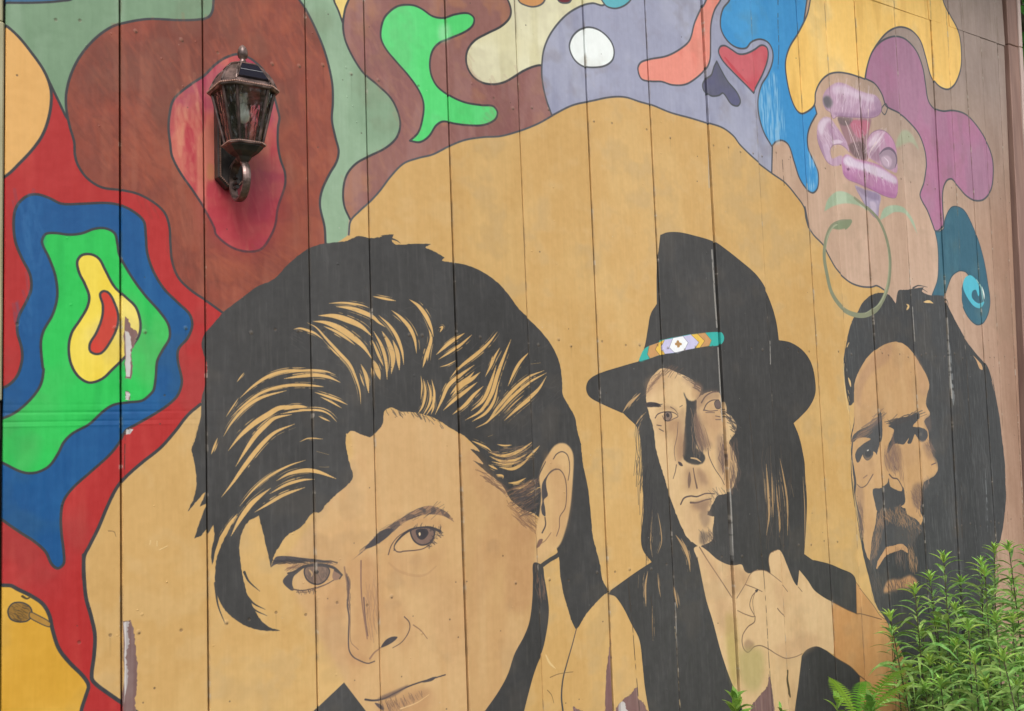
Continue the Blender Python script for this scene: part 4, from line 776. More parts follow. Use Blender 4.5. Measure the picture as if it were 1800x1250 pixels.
rr_ = t.nodes.new('ShaderNodeMapRange'); rr_.inputs['From Min'].default_value = .3; rr_.inputs['From Max'].default_value = .7; rr_.inputs['To Min'].default_value = .42; rr_.inputs['To Max'].default_value = .6
t.links.new(gn.outputs[0], rr_.inputs['Value']); t.links.new(rr_.outputs[0], b.inputs['Roughness'])
b1 = t.nodes.new('ShaderNodeBump'); b1.inputs['Distance'].default_value = .0012; b1.inputs['Strength'].default_value = .9
b2 = t.nodes.new('ShaderNodeBump'); b2.inputs['Distance'].default_value = .0008; b2.inputs['Strength'].default_value = .14
t.links.new(ih.outputs[0], b1.inputs['Height']); t.links.new(gn.outputs[0], b2.inputs['Height']); t.links.new(b2.outputs[0], b1.inputs['Normal']); t.links.new(b1.outputs[0], b.inputs['Normal'])
m_dark = noisy('dark_backing', (.012, .010, .008), (.03, .025, .02), 6, .9)
m_trim = noisy('sage_trim_paint', lin(158, 152, 120), lin(176, 170, 140), 5, .6, stretch=(6, 6, 1))
m_oldbrown = noisy('old_brown_boards', (.035, .028, .02), (.07, .055, .04), 5, .85, stretch=(9, 9, 1), bump=.4)
m_corner = noisy('corner_paint', lin(138, 108, 98), lin(158, 126, 114), 4, .55, stretch=(10, 10, .8), bump=.3)
m_corner2 = noisy('corner_bead_paint', lin(196, 172, 164), lin(214, 192, 184), 4, .5, stretch=(10, 10, .8))
m_roof = noisy('roof_metal', (.16, .16, .165), (.24, .24, .24), 3, .5, .3)
m_grass = noisy('ground_soil', (.05, .065, .025), (.11, .10, .055), 3, .95, bump=.6, dist=.03)
m_bronze = noisy('lantern_bronze', (.10, .07, .064), (.42, .29, .26), 42, .36, .55, bump=.25, dist=.001, spec=.5, lo=.42, hi=.78)
m_copper = noisy('lantern_copper_edge', (.36, .21, .165), (.55, .35, .28), 60, .42, .7)
m_post = noisy('lantern_dark_bronze', (.05, .036, .034), (.19, .125, .11), 40, .38, .5, bump=.2, dist=.001, lo=.4, hi=.75)
m_black = noisy('lantern_black', (.03, .027, .027), (.07, .058, .054), 30, .42, .3)
m_solar, _, _ = principled('solar_cell', (.018, .018, .028), .12, 0, .6)
m_cellline, _, _ = principled('solar_lines', (.30, .30, .32), .4)
m_bulb, tb, bb = principled('bulb_glass', (.8, .84, .8), .08, 0, .6); bb.inputs['Transmission Weight'].default_value = .2
m_white, _, _ = principled('lamp_holder', (.62, .62, .58), .4)
m_glass = bpy.data.materials.new('water_glass'); m_glass.use_nodes = True
t = m_glass.node_tree; t.nodes.clear()
out = t.nodes.new('ShaderNodeOutputMaterial'); tr = t.nodes.new('ShaderNodeBsdfTransparent'); tr.inputs[0].default_value = (.99, 1, .985, 1)
gl = t.nodes.new('ShaderNodeBsdfGlossy'); gl.inputs['Roughness'].default_value = .1; rf = t.nodes.new('ShaderNodeBsdfRefraction'); rf.inputs['IOR'].default_value = 1.2; rf.inputs['Roughness'].default_value = .05; rf.inputs['Color'].default_value = (.97, .98, .96, 1)
fr = t.nodes.new('ShaderNodeFresnel'); fr.inputs[0].default_value = 1.5; mA = t.nodes.new('ShaderNodeMixShader'); mB = t.nodes.new('ShaderNodeMixShader')
tc = t.nodes.new('ShaderNodeTexCoord'); mp = t.nodes.new('ShaderNodeMapping'); mp.inputs['Scale'].default_value = (95, 95, 26)
no = t.nodes.new('ShaderNodeTexNoise'); no.inputs['Scale'].default_value = 1; no.inputs['Detail'].default_value = 1
bp = t.nodes.new('ShaderNodeBump'); bp.inputs['Strength'].default_value = 1.0; bp.inputs['Distance'].default_value = .006
t.links.new(tc.outputs['Object'], mp.inputs[0]); t.links.new(mp.outputs[0], no.inputs['Vector']); t.links.new(no.outputs[0], bp.inputs['Height'])
for n_ in (gl, rf, fr): t.links.new(bp.outputs[0], n_.inputs['Normal'])
mA.inputs[0].default_value = .14; t.links.new(tr.outputs[0], mA.inputs[1]); t.links.new(rf.outputs[0], mA.inputs[2])
t.links.new(fr.outputs[0], mB.inputs[0]); t.links.new(mA.outputs[0], mB.inputs[1]); t.links.new(gl.outputs[0], mB.inputs[2]); t.links.new(mB.outputs[0], out.inputs[0])
def leafmat(name, c0, c1, rough=.5, trans=.35):
    m = noisy(name, c0, c1, 9, rough, spec=.22, bump=.1); t = m.node_tree; b = t.nodes['Principled BSDF']; o_ = [n for n in t.nodes if n.type == 'OUTPUT_MATERIAL'][0]
    tl = t.nodes.new('ShaderNodeBsdfTranslucent'); mxs = t.nodes.new('ShaderNodeMixShader'); mxs.inputs[0].default_value = trans
    src = b.inputs['Base Color'].links[0].from_socket
    t.links.new(src, tl.inputs[0]); t.links.new(b.outputs[0], mxs.inputs[1]); t.links.new(tl.outputs[0], mxs.inputs[2]); t.links.new(mxs.outputs[0], o_.inputs[0])
    oi = t.nodes.new('ShaderNodeObjectInfo'); hv = t.nodes.new('ShaderNodeHueSaturation'); mrv = t.nodes.new('ShaderNodeMapRange'); mrv.inputs['To Min'].default_value = .62; mrv.inputs['To Max'].default_value = 1.35; hv.inputs['Saturation'].default_value = 1.12
    t.links.new(oi.outputs['Random'], mrv.inputs['Value']); t.links.new(mrv.outputs[0], hv.inputs['Value']); mrh = t.nodes.new('ShaderNodeMapRange'); mrh.inputs['To Min'].default_value = .525; mrh.inputs['To Max'].default_value = .472; wn = t.nodes.new('ShaderNodeTexWhiteNoise'); wn.noise_dimensions = '1D'; t.links.new(oi.outputs['Random'], wn.inputs['W']); t.links.new(wn.outputs['Value'], mrh.inputs['Value']); t.links.new(mrh.outputs[0], hv.inputs['Hue']); t.links.new(src, hv.inputs['Color']); t.links.new(hv.outputs[0], b.inputs['Base Color']); t.links.new(hv.outputs[0], tl.inputs[0])
    return m
m_leaf = leafmat('stem_leaf', (.17, .32, .09), (.33, .50, .19)); m_tip = leafmat('young_leaf', (.30, .50, .12), (.46, .64, .22)); m_fern = leafmat('fern_leaf', (.15, .30, .05), (.24, .42, .09)); m_sprig = leafmat('sprig_leaf', (.16, .33, .07), (.30, .48, .15))
m_stem = noisy('dark_stalk', (.035, .022, .02), (.09, .075, .04), 30, .6); m_gstem = noisy('green_stalk', (.09, .16, .05), (.14, .22, .07), 20, .6)
m_bark = noisy('bark', (.06, .045, .03), (.14, .11, .08), 10, .9, bump=.6); m_crown = leafmat('tree_leaf', (.05, .13, .03), (.13, .26, .07)); m_blade = leafmat('grass_blade', (.06, .14, .03), (.13, .24, .06))

# ------------------------------------------------------------------ ground
bm = bmesh.new()
N_ = 40
gv = [[bm.verts.new((-800 + 1600 * i / N_, -800 + 1600 * j / N_, 0.0)) for j in range(N_ + 1)] for i in range(N_ + 1)]
for i in range(N_):
    for j in range(N_): bm.faces.new([gv[i][j], gv[i + 1][j], gv[i + 1][j + 1], gv[i][j + 1]])
gr = mesh_obj('ground', bm, m_grass); gr['kind'] = 'structure'

# ------------------------------------------------------------------ the barn wall, board by board
barn = empty('barn_wall', (3.0, 0.02, 0)); tag(barn, 'barn wall of wide vertical boards covered in a psychedelic mural with three painted portraits', 'wall')
OFF = Vector((3.0, 0.02, 0))
def setparent(o, p):
    o.parent = p; o.matrix_parent_inverse = Matrix.Translation(-p.location); return o
def wall_uv(me):
    ul = me.uv_layers.new(name='wall')
    for lp in me.loops:
        c = me.vertices[lp.vertex_index].co; ul.data[lp.index].uv = ((c.x - WX0) / (WX1 - WX0), (c.z - WZ0) / (WZ1 - WZ0))
def plank(name, xl, xr, z0, z1, y, mat, rows=8, th=.022, seed=0):
    """xl, xr: functions of z giving the long edges; front face lightly cupped and wavy"""
    rg = random.Random(seed); bm = bmesh.new(); bev = .0022; cup = rg.uniform(-.0012, .0016); ph = rg.uniform(0, 6); tw = rg.uniform(-.0012, .0012)
    cols = (0, .02, .33, .67, .98, 1.0); V_ = []
    for k in range(rows + 1):
        z = z0 + (z1 - z0) * k / rows; a, c = xl(z), xr(z); row = []
        for ci, u in enumerate(cols):
            x = a + (c - a) * (u if ci not in (1, 4) else (bev / (c - a) if ci == 1 else 1 - bev / (c - a)))
            yy = y + cup * (1 - (2 * u - 1) ** 2) * -1 + .0010 * math.sin(z * 2.1 + ph) + tw * (u - .5) * 2 * math.sin(z * 1.3 + ph)
            if ci in (0, 5): yy += bev
            row.append(bm.verts.new((x, yy, z)))
        row.append(bm.verts.new((c, y + th, z))); row.append(bm.verts.new((a, y + th, z))); V_.append(row)
    n = len(V_[0])
    for A, B in zip(V_, V_[1:]):
        for k in range(n): bm.faces.new([A[k], A[(k + 1) % n], B[(k + 1) % n], B[k]])
    bm.faces.new(V_[0][::-1]); bm.faces.new(V_[-1])
    o = mesh_obj(name, bm, mat); wall_uv(o.data); return setparent(o, barn)
ZS = at(1640, 37).z                                     # the boards end here; a second course laps over them
PROUD = {9: -.007, 8: -.001, 2: .001, 5: -.002, 12: .002, 15: -.003, 18: .002}
rs = random.Random(11)
xL0 = at(7, 600).x
for j in range(len(JT)):
    gl_ = JT[j - 1][2] / 2 if j else 0.0; gr_ = JT[j][2] / 2
    f0 = (lambda z, j=j, g=gl_: (jx(j - 1, z) if j else xL0) + g); f1 = (lambda z, j=j, g=gr_: jx(j, z) - g)
    plank('plank', f0, f1, .06 + rs.uniform(0, .03), ZS - .0006, PROUD.get(j, rs.uniform(-.0015, .0015)) + (.004 if j == 19 else 0), m_mural, seed=100 + j)
UX = [xL0] + [jx(j, ZS) + rs.uniform(-.02, .02) for j in range(14)] + [at(1632, 20).x, at(1651, 20).x, at(1667, 20).x, at(1689, 28).x, jx(18, ZS) - .02, jx(19, ZS) - .004]
for j in range(len(UX) - 1):
    plank('upper_plank', (lambda z, x=UX[j]: x + .0018 + (z - ZS) * .01), (lambda z, x=UX[j + 1]: x - .0018 + (z - ZS) * .01), ZS + .0006, 4.62, -.0015 + rs.uniform(-.001, .001), m_mural, rows=2, seed=300 + j)
bm = bmesh.new(); box(bm, xL0 - .02, 5.50, .034, .06, .05, 4.6); setparent(mesh_obj('backing_board', bm, m_dark), barn)
def lean(x4): return lambda z: x4 + (z - 4) * .046
cx0, cx1, cx2 = jx(19, 4) + .006, at(1783, 0, -.012).x + .012, at(1792, 0, -.018).x
zj = at(1786, 82, -.012).z
def post(name, xl, xr, y0, y1, z0, z1, mat):
    bm = bmesh.new(); box(bm, xl(z1), xr(z1), y0, y1, z0, z1, .004, xl(z0), xr(z0)); return setparent(mesh_obj(name, bm, mat), barn)
for z0, z1 in ((.04, zj - .001), (zj + .001, 4.62)):
    post('corner_board', lean(cx0 - .0), lean(cx1), -.014, .05, z0, z1, m_corner)
    post('corner_bead', lean(cx1 + .001), lean(cx2), -.022, .05, z0, z1, m_corner2)
# left-hand trim: sage casing above, old brown board below
xl0 = xL0 - .004; zt = at(4, 38).z; zb = at(3, 705).z
post('casing_board', lambda z: xl0 - .09, lambda z: xl0, -.004, .03, zb, zt - .001, m_trim)
post('casing_board', lambda z: xl0 - .09, lambda z: xl0 - .002, .004, .03, zt + .001, 4.6, m_trim)
post('base_board', lambda z: xl0 - .09, lambda z: xl0 - .002, .002, .03, at(3, 775).z + .001, zb - .001, m_oldbrown)
post('base_board', lambda z: xl0 - .09, lambda z: xl0 - .003, .004, .03, .04, at(3, 775).z - .001, m_oldbrown)
for k in range(5):
    x1 = xl0 - .096 - k * .22; post('brown_plank', lambda z, x=x1: x - .215, lambda z, x=x1: x, .008 + .001 * (k % 2), .032, .05, 4.6, m_oldbrown)
bm = bmesh.new(); box(bm, -.75, xL0 - .025, .036, .06, .05, 4.6); setparent(mesh_obj('backing_board', bm, m_dark), barn)
bm = bmesh.new(); box(bm, 5.44, 5.50, .065, 5.5, 0.02, 4.6); setparent(mesh_obj('side_wall', bm, m_corner), barn)
# unseen roof over the wall, overhang widened to shade the top boards
bm = bmesh.new()
vs = [bm.verts.new(p) for p in ((-1.0, -.5, 4.58), (5.95, -.5, 4.58), (5.95, 5.5, 6.9), (-1.0, 5.5, 6.9), (-1.0, -.5, 4.64), (5.95, -.5, 4.64), (5.95, 5.5, 6.96), (-1.0, 5.5, 6.96))]
for q in ((0, 1, 5, 4), (1, 2, 6, 5), (2, 3, 7, 6), (3, 0, 4, 7), (4, 5, 6, 7), (3, 2, 1, 0)): bm.faces.new([vs[i] for i in q])
setparent(mesh_obj('roof', bm, m_roof), barn)

# ------------------------------------------------------------------ wall lantern
PY = -.128
ax = at(428, 205, PY); AXX = ax.x
def zz_(py, Y=PY): return at(430, py, Y).z
lan = empty('wall_lantern', (AXX, 0.0, zz_(330, -.04))); tag(lan, 'antique bronze carriage lantern with rippled glass and solar panel mounted on the mural wall', 'wall lamp')
def lp(name, bm, mat, parent=None, smooth_=False):
    o = mesh_obj(name, bm, mat, None, smooth_)
    p = parent or lan
    o.parent = p
    if p is lan: o.matrix_parent_inverse = Matrix.Translation(-lan.location)
    else: o.matrix_parent_inverse = Matrix.Identity(4)
    return o
def octo(a, c, z, cyo=PY, cxo=None):
    x = AXX if cxo is None else cxo; e = a - c
    return [Vector((x + sx, cyo + sy, z)) for sx, sy in ((-e, -a), (e, -a), (a, -e), (a, e), (e, a), (-e, a), (-a, e), (-a, -e))]
zrim, zgb = zz_(162), zz_(254)
AT, CT, AB, CB = .074, .029, .044, .017                # half width / chamfer at the top and bottom of the glass
# back plate: chamfered box
bm = bmesh.new(); hw = .043; zt_, zb_ = zz_(178, -.02), zz_(333, -.03)
def plate(hw, y, ins, c=.028): return [Vector((AXX + x, y, z)) for x, z in ((-hw + ins, zb_ + c + ins * .4), (-hw + c + ins * .4, zb_ + ins), (hw - c - ins * .4, zb_ + ins), (hw - ins, zb_ + c + ins * .4), (hw - ins, zt_ - c - ins * .4), (hw - c - ins * .4, zt_ - ins), (-hw + c + ins * .4, zt_ - ins), (-hw + ins, zt_ - c - ins * .4))]
rings_loft(bm, [plate(hw, -.001, 0), plate(hw, -.030, 0), plate(hw, -.034, .003), plate(hw, -.034, .011), plate(hw, -.030, .013)]); lp('back_plate', bm, m_black)
bm = bmesh.new()
pr = plate(hw, -.036, .006)
for A, B in zip(pr, pr[1:] + pr[:1]):
    n = max(1, int((B - A).length / .0052))
    for k in range(n):
        p = A.lerp(B, (k + .5) / n); box(bm, p.x - .0017, p.x + .0017, p.y - .002, p.y + .003, p.z - .0017, p.z + .0017)
lp('plate_beading', bm, m_copper)
# scroll arm: flat strap curled in the plane square to the wall
bm = bmesh.new(); cyc, czc = -.092, zz_(318, -.09); pts = []
for k in range(41):
    a_ = math.radians(112 + 330 * k / 40); r_ = .058
    pts.append(Vector((AXX, cyc + math.cos(a_) * r_ * 1.0, czc + math.sin(a_) * r_ * 1.02)))
rg_ = []
for k, p in enumerate(pts):
    a_ = math.radians(112 + 330 * k / 40); nrm = Vector((0, math.cos(a_), math.sin(a_))); w_ = .011; th_ = .0045
    rg_.append([p + Vector((-w_, 0, 0)) + nrm * th_ * .3, p + Vector((-w_ * .4, 0, 0)) + nrm * th_, p + Vector((w_ * .4, 0, 0)) + nrm * th_, p + Vector((w_, 0, 0)) + nrm * th_ * .3, p + Vector((w_, 0, 0)) - nrm * th_, p + Vector((-w_, 0, 0)) - nrm * th_])
rings_loft(bm, rg_); lp('scroll_arm', bm, m_bronze)
bm = bmesh.new()
for zo, yo in ((.018, -.045), (-.012, -.042), (.0, -.05)): tube(bm, [(AXX + .004, yo + .02, czc + zo), (AXX + .004, yo - .022, czc + zo)], [.007, .006], 10)
lp('plate_screw', bm, m_black)
bm = bmesh.new(); tube(bm, [(AXX, -.03, czc + .05), (AXX, -.06, czc + .058), (AXX, -.1, czc + .064)], .009, 8); lp('bracket', bm, m_bronze)
# cup under the glass
bm = bmesh.new()
zc = zgb
rings_loft(bm, [octo(.010, .004, zz_(286)), octo(.016, .006, zz_(281)), octo(.019, .007, zz_(277)), octo(.036, .014, zz_(270)), octo(.047, .018, zz_(262)), octo(.048, .0185, zz_(259))]); lp('base_cup', bm, m_black)
bm = bmesh.new(); rings_loft(bm, [octo(.0485, .019, zz_(260)), octo(.0525, .0205, zz_(259)), octo(.0525, .0205, zz_(256)), octo(.046, .018, zz_(253.5))]); br_ = lp('bottom_rim', bm, m_bronze)
def beads(a, c, z, s, n=.0058):
    bm = bmesh.new(); pr = octo(a, c, z)
    for A, B in zip(pr, pr[1:] + pr[:1]):
        m_ = max(1, int((B - A).length / n))
        for k in range(m_):
            p = A.lerp(B, (k + .5) / m_); box(bm, p.x - s, p.x + s, p.y - s, p.y + s, p.z - s, p.z + s, s * .35)
    return bm
lp('rim_beading', beads(.0535, .021, zz_(256.5), .0019), m_copper)
# glass panes and corner posts
pt, pb = octo(AT, CT, zrim - .004), octo(AB, CB, zgb + .002)
cen = Vector((AXX, PY, 0))
for k in range(8):
    k2 = (k + 1) % 8; bm = bmesh.new(); q = [pb[k], pb[k2], pt[k2], pt[k]]; n_ = ((q[1] - q[0]).cross(q[3] - q[0])).normalized() * .0022
    va = [bm.verts.new(v + n_ * -.5) for v in q]; vb = [bm.verts.new(v + n_ * .5) for v in q]
    bm.faces.new(vb); bm.faces.new(va[::-1])
    for i in range(4): bm.faces.new([va[i], va[(i + 1) % 4], vb[(i + 1) % 4], vb[i]])
    lp('glass_pane', bm, m_glass)
for k in range(8):
    bm = bmesh.new(); o_ = (pt[k] - Vector((AXX, PY, pt[k].z))).normalized() * .002; tube(bm, [pb[k] + o_, pt[k] + o_], [.0040, .0052], 6); lp('corner_post', bm, m_post)
# roof
AR = .086; CR = .033
bm = bmesh.new(); rings_loft(bm, [octo(AT - .004, CT, zrim - .008), octo(AR - .002, CR, zrim - .009), octo(AR, CR, zrim - .006), octo(AR, CR, zrim + .004), octo(AR - .006, CR * .95, zrim + .008)]); lp('top_rim', bm, m_bronze)
lp('rim_beading', beads(AR + .001, CR, zrim - .001, .0024, .0064), m_copper)
zr1 = zz_(122); H_ = zr1 - zrim
prof = ((AR - .006, .008), (AR - .011, .020), (AR - .018, .036), (AR - .028, .052), (AR - .040, .064))
bm = bmesh.new(); rings_loft(bm, [octo(a, CR * a / AR, zrim + h_ / .064 * (H_ - .004)) for a, h_ in prof]); rf_ = lp('lantern_roof', bm, m_bronze)
for k in range(8):
    bm = bmesh.new(); tube(bm, [octo(a + .0006, CR * a / AR, zrim + h_ / .064 * (H_ - .004))[k] for a, h_ in prof], [.0032] * 4 + [.0026], 6); lp('roof_rib', bm, m_bronze)
zt2 = zrim + H_ - .004
bm = bmesh.new(); rings_loft(bm, [octo(.047, .018, zt2), octo(.049, .019, zt2 + .004), octo(.044, .017, zt2 + .008), octo(.034, .013, zt2 + .013), octo(.026, .010, zt2 + .016), octo(.014, .006, zt2 + .021)]); lp('roof_cap', bm, m_bronze)
# solar panel on the front slope
a0, h0 = prof[0]; a1, h1 = prof[4]
F0 = Vector((AXX, PY - a0, zrim + h0 / .064 * (H_ - .004))); F1 = Vector((AXX, PY - a1, zt2)); nv = (F1 - F0); up = nv.normalized(); out_ = Vector((0, -up.z, up.y)).normalized(); out_ = out_ if out_.y < 0 else -out_
def sp_(u, v, o): return F0 + up * (nv.length * v) + Vector((u, 0, 0)) + out_ * o
def slab(bm, us0, us1, v0, v1, o0, o1):
    A = [bm.verts.new(sp_(*p, o0)) for p in ((-us0, v0), (us0, v0), (us1, v1), (-us1, v1))]; B = [bm.verts.new(sp_(*p, o1)) for p in ((-us0, v0), (us0, v0), (us1, v1), (-us1, v1))]
    bm.faces.new(B); bm.faces.new(A[::-1])
    for i in range(4): bm.faces.new([A[i], A[(i + 1) % 4], B[(i + 1) % 4], B[i]])
bm = bmesh.new(); slab(bm, .044, .024, .10, .93, 0.001, .0085); so = lp('solar_panel', bm, m_solar)
bm = bmesh.new(); slab(bm, .0325, .032, .52, .545, .0086, .0092); ln_ = lp('solar_line', bm, m_cellline, so)
for s_ in (-1, 1):
    bm = bmesh.new(); tube(bm, [sp_(s_ * .0455, .08, .007), sp_(s_ * .0245, .95, .007)], .0022, 6); lp('panel_edge', bm, m_bronze, so)
# finial
bm = bmesh.new(); zf = zt2 + .019; n_ = 16
profF = ((.007, 0), (.012, .003), (.009, .007), (.007, .011), (.013, .014), (.0152, .022), (.014, .030), (.0095, .038), (.002, .043))
ztop = zz_(80); sc_ = (ztop - zf) / .043
rings_loft(bm, [[Vector((AXX + math.cos(2 * math.pi * k / n_) * r_, PY + math.sin(2 * math.pi * k / n_) * r_, zf + h_ * sc_)) for k in range(n_)] for r_, h_ in profF]); lp('finial', bm, m_bronze, None, True)
# bulb hanging from the cap
bm = bmesh.new(); tube(bm, [(AXX, PY, zrim - .004), (AXX, PY, zrim - .034)], [.013, .011], 12); lp('lamp_holder', bm, m_white)
bm = bmesh.new(); rings_loft(bm, [[Vector((AXX + math.cos(2 * math.pi * k / 12) * r_, PY + math.sin(2 * math.pi * k / 12) * r_, zrim - .034 - h_)) for k in range(12)] for r_, h_ in ((.010, 0), (.013, .010), (.017, .026), (.0185, .04), (.015, .052), (.006, .058))]); lp('bulb', bm, m_bulb, None, True)

# ------------------------------------------------------------------ plants
def leaf_mesh(name, L, W, droop, fold, mat, seg=5, twist=0.0):
    vs, fs = [], []
    for k in range(seg + 1):
        u = k / seg; w = W * math.sin(math.pi * min(1, (u * .93 + .07)) ** .8) * .5 if k < seg else 0.0005
        x = L * (u - .10 * droop * u * u); z = L * (.30 * u * (1 - u * 1.1) - droop * .55 * u * u * u) + 0; tw = twist * u
        for s in (-1, 0, 1): vs.append((x, s * w * math.cos(tw), z + abs(s) * w * fold + s * w * math.sin(tw)))
    for k in range(seg):
        a = k * 3; fs += [(a, a + 3, a + 4, a + 1), (a + 1, a + 4, a + 5, a + 2)]
    me = bpy.data.meshes.new(name); me.from_pydata(vs, [], fs); me.materials.append(mat)
    for p in me.polygons: p.use_smooth = True
    return me
rs = random.Random(5)
LEAF = [leaf_mesh('leaf', 1, rs.uniform(.10, .15), rs.uniform(.2, .9), rs.uniform(.2, .6), m_leaf, twist=rs.uniform(-.8, .8)) for _ in range(8)]
TIP = [leaf_mesh('leaf', 1, .2, rs.uniform(-.2, .35), .6, m_tip) for _ in range(4)]
def place(name, me, parent, loc, az, el, size, roll=0):
    o = bpy.data.objects.new(name, me); o.parent = parent; o.location = loc
    o.rotation_euler = (roll, -el, az); o.scale = (size, size, size); COL.objects.link(o); return o
STEMS = [((100, 585), (260, 1230), -.42, .82), ((275, 390), (390, 1230), -.40, 1), ((382, 300), (402, 640), -.22, 1), ((478, 160), (500, 900), -.36, 1), ((748, 205), (735, 800), -.45, 1.05), ((772, 262), (740, 900), -.52, .9), ((838, 100), (790, 650), -.25, 1), ((940, 85), (830, 550), -.42, 1.05),
         ((655, 645), (640, 1200), -.72, 1.05), ((848, 590), (865, 1030), -.70, 1), ((968, 595), (945, 880), -.60, 1), ((112, 700), (145, 1180), -.28, .62), ((1075, 110), (1040, 600), -.40, 1.1), ((1110, 330), (1075, 900), -.55, 1.1), ((1120, 640), (1090, 1100), -.80, 1.1),
         ((330, 700), (345, 1150), -.20, .9), ((560, 520), (575, 1100), -.20, .95), ((600, 330), (610, 800), -.14, .9), ((700, 880), (700, 1300), -.85, 1), ((520, 960), (515, 1300), -.60, .95), ((900, 860), (900, 1300), -.95, 1.05), ((380, 900), (390, 1300), -.45, .9), ((1030, 900), (1040, 1300), -.7, 1), ((820, 400), (815, 900), -.16, .95), ((240, 960), (260, 1300), -.3, .85), ((640, 1010), (660, 1300), -.3, .9), ((960, 330), (950, 800), -.14, 1), ((430, 620), (440, 1100), -.3, 1), ((760, 560), (750, 1100), -.34, 1), ((570, 780), (575, 1250), -.45, 1), ((820, 760), (830, 1250), -.5, 1.05), ((460, 1060), (470, 1400), -.7, 1), ((780, 1060), (790, 1400), -.9, 1.05), ((1000, 1080), (1010, 1400), -.95, 1.1), ((350, 1090), (360, 1400), -.5, .9)]
PLBL = {0: 'narrow-leaved plant at the edge of the clump leaning before the painted orange sleeve', 11: 'thin sparse narrow-leaved plant rising beside the fern', 7: 'tallest narrow-leaved plant, its stalk slanting before the pinkish boards at the corner'}
for i, (tp, lo_, Y, sc_) in enumerate(STEMS):
    T_ = at(1540 + tp[0] * .248, 940 + tp[1] * .248, Y); B_ = at(1540 + lo_[0] * .248, 940 + lo_[1] * .248, Y - rs.uniform(0, .06)); d_ = (B_ - T_)
    if d_.z > -.05: d_ = Vector((0, 0, -.3))
    G_ = T_ + d_ * (T_.z / -d_.z); G_.x = T_.x + max(-.35, min(.35, G_.x - T_.x)); G_.y = max(-1.3, min(-.06, G_.y)); G_.z = 0
    pl_ = empty('leafy_plant', G_); tag(pl_, PLBL.get(i, 'leafy plant with narrow arching leaves inside the dense clump below the bearded portrait'), 'plant', 'narrow-leaved plants at the foot of the wall')
    def sp(u, G=G_, T=T_):
        bow = Vector((.03 * math.sin(math.pi * u) * (1 if G.x < T.x else -1), 0, 0)); return (G.lerp(T, u) + bow) - G
    bm = bmesh.new(); tube(bm, [sp(k / 8) for k in range(9)], [.0052 - .0034 * k / 8 for k in range(9)], 6); mesh_obj('stalk', bm, m_stem, pl_)
    H_ = T_.z; n = int(min(74, H_ * 66)); ga = rs.uniform(0, 6)
    for k in range(n):
        u = .22 + .755 * k / n; ga += 2.39996 + rs.uniform(-.25, .25)
        size = (.165 if u < .78 else .165 - (u - .78) * .46) * rs.uniform(.8, 1.15) * sc_
        place('leaf', rs.choice(LEAF), pl_, sp(u), ga, rs.uniform(.05, .5) + max(0, u - .8) * 2.0, size, rs.uniform(-.3, .3))
    for k in range(11):
        ga += 2.4; place('young_leaf', rs.choice(TIP), pl_, sp(1 - .002 * k * sc_), ga, 1.25 - .085 * k, .036 + .0042 * k, 0)
# fern: arching fronds with paired leaflets
def frond_bm(L, arch, W):
    bm = bmesh.new(); n = 22; P = [Vector((L * u * (1 - .12 * arch * u), 0, L * (.95 * u - arch * .75 * u * u))) for u in [k / n for k in range(n + 1)]]
    tube(bm, P, [.0022 - .0014 * k / n for k in range(n + 1)], 4)
    for k in range(3, n):
        u = k / n; l = W * math.sin(math.pi * min(1, u * .85 + .2)) ** .8 * (1.0 if u > .2 else .7); d = (P[k + 1] - P[k]).normalized()
        for s in (-1, 1):
            a = Vector((0, s, 0)) * .93 + d * .35; a.normalize(); nb = a.cross(d).normalized(); c0 = P[k]
            m_ = 5; pv = []
            for q in range(m_ + 1):
                v = q / m_; w = .006 * (1 - v) ** .7 * (1.15 if q % 2 else .8); c = c0 + a * (l * v) + Vector((0, 0, -.16 * l * v * v)); pv.append((bm.verts.new(c + d * w), bm.verts.new(c - d * w)))
            for q in range(m_): bm.faces.new([pv[q][0], pv[q][1], pv[q + 1][1], pv[q + 1][0]])
    return bm
FR = []
for L, ar, W in ((.30, .7, .050), (.26, .85, .046), (.23, .55, .042)):
    me = bpy.data.meshes.new('frond'); b_ = frond_bm(L, ar, W); b_.to_mesh(me); b_.free(); me.materials.append(m_fern); FR.append(me)
for nm, px, Y, lbl in (((1500), 1, -.62, 'light green fern with feathery arching fronds beside the leafy stems'),):
    fb = at(1508, 1250, Y); fb.z = fb.z - .035; fe = empty('fern', (fb.x, fb.y, 0)); tag(fe, lbl, 'fern')
    bm = bmesh.new(); tube(bm, [(0, 0, 0), (0, 0, fb.z)], [.012, .008], 6); mesh_obj('rootstock', bm, m_stem, fe)
    for k, (az, i_, tl) in enumerate(((-.1, 0, .05), (.5, 1, .0), (1.1, 2, -.1), (-.6, 2, .02))):
        o = bpy.data.objects.new('frond', FR[i_]); o.parent = fe; o.location = (0, 0, fb.z); o.rotation_euler = (0, -tl, az); COL.objects.link(o)
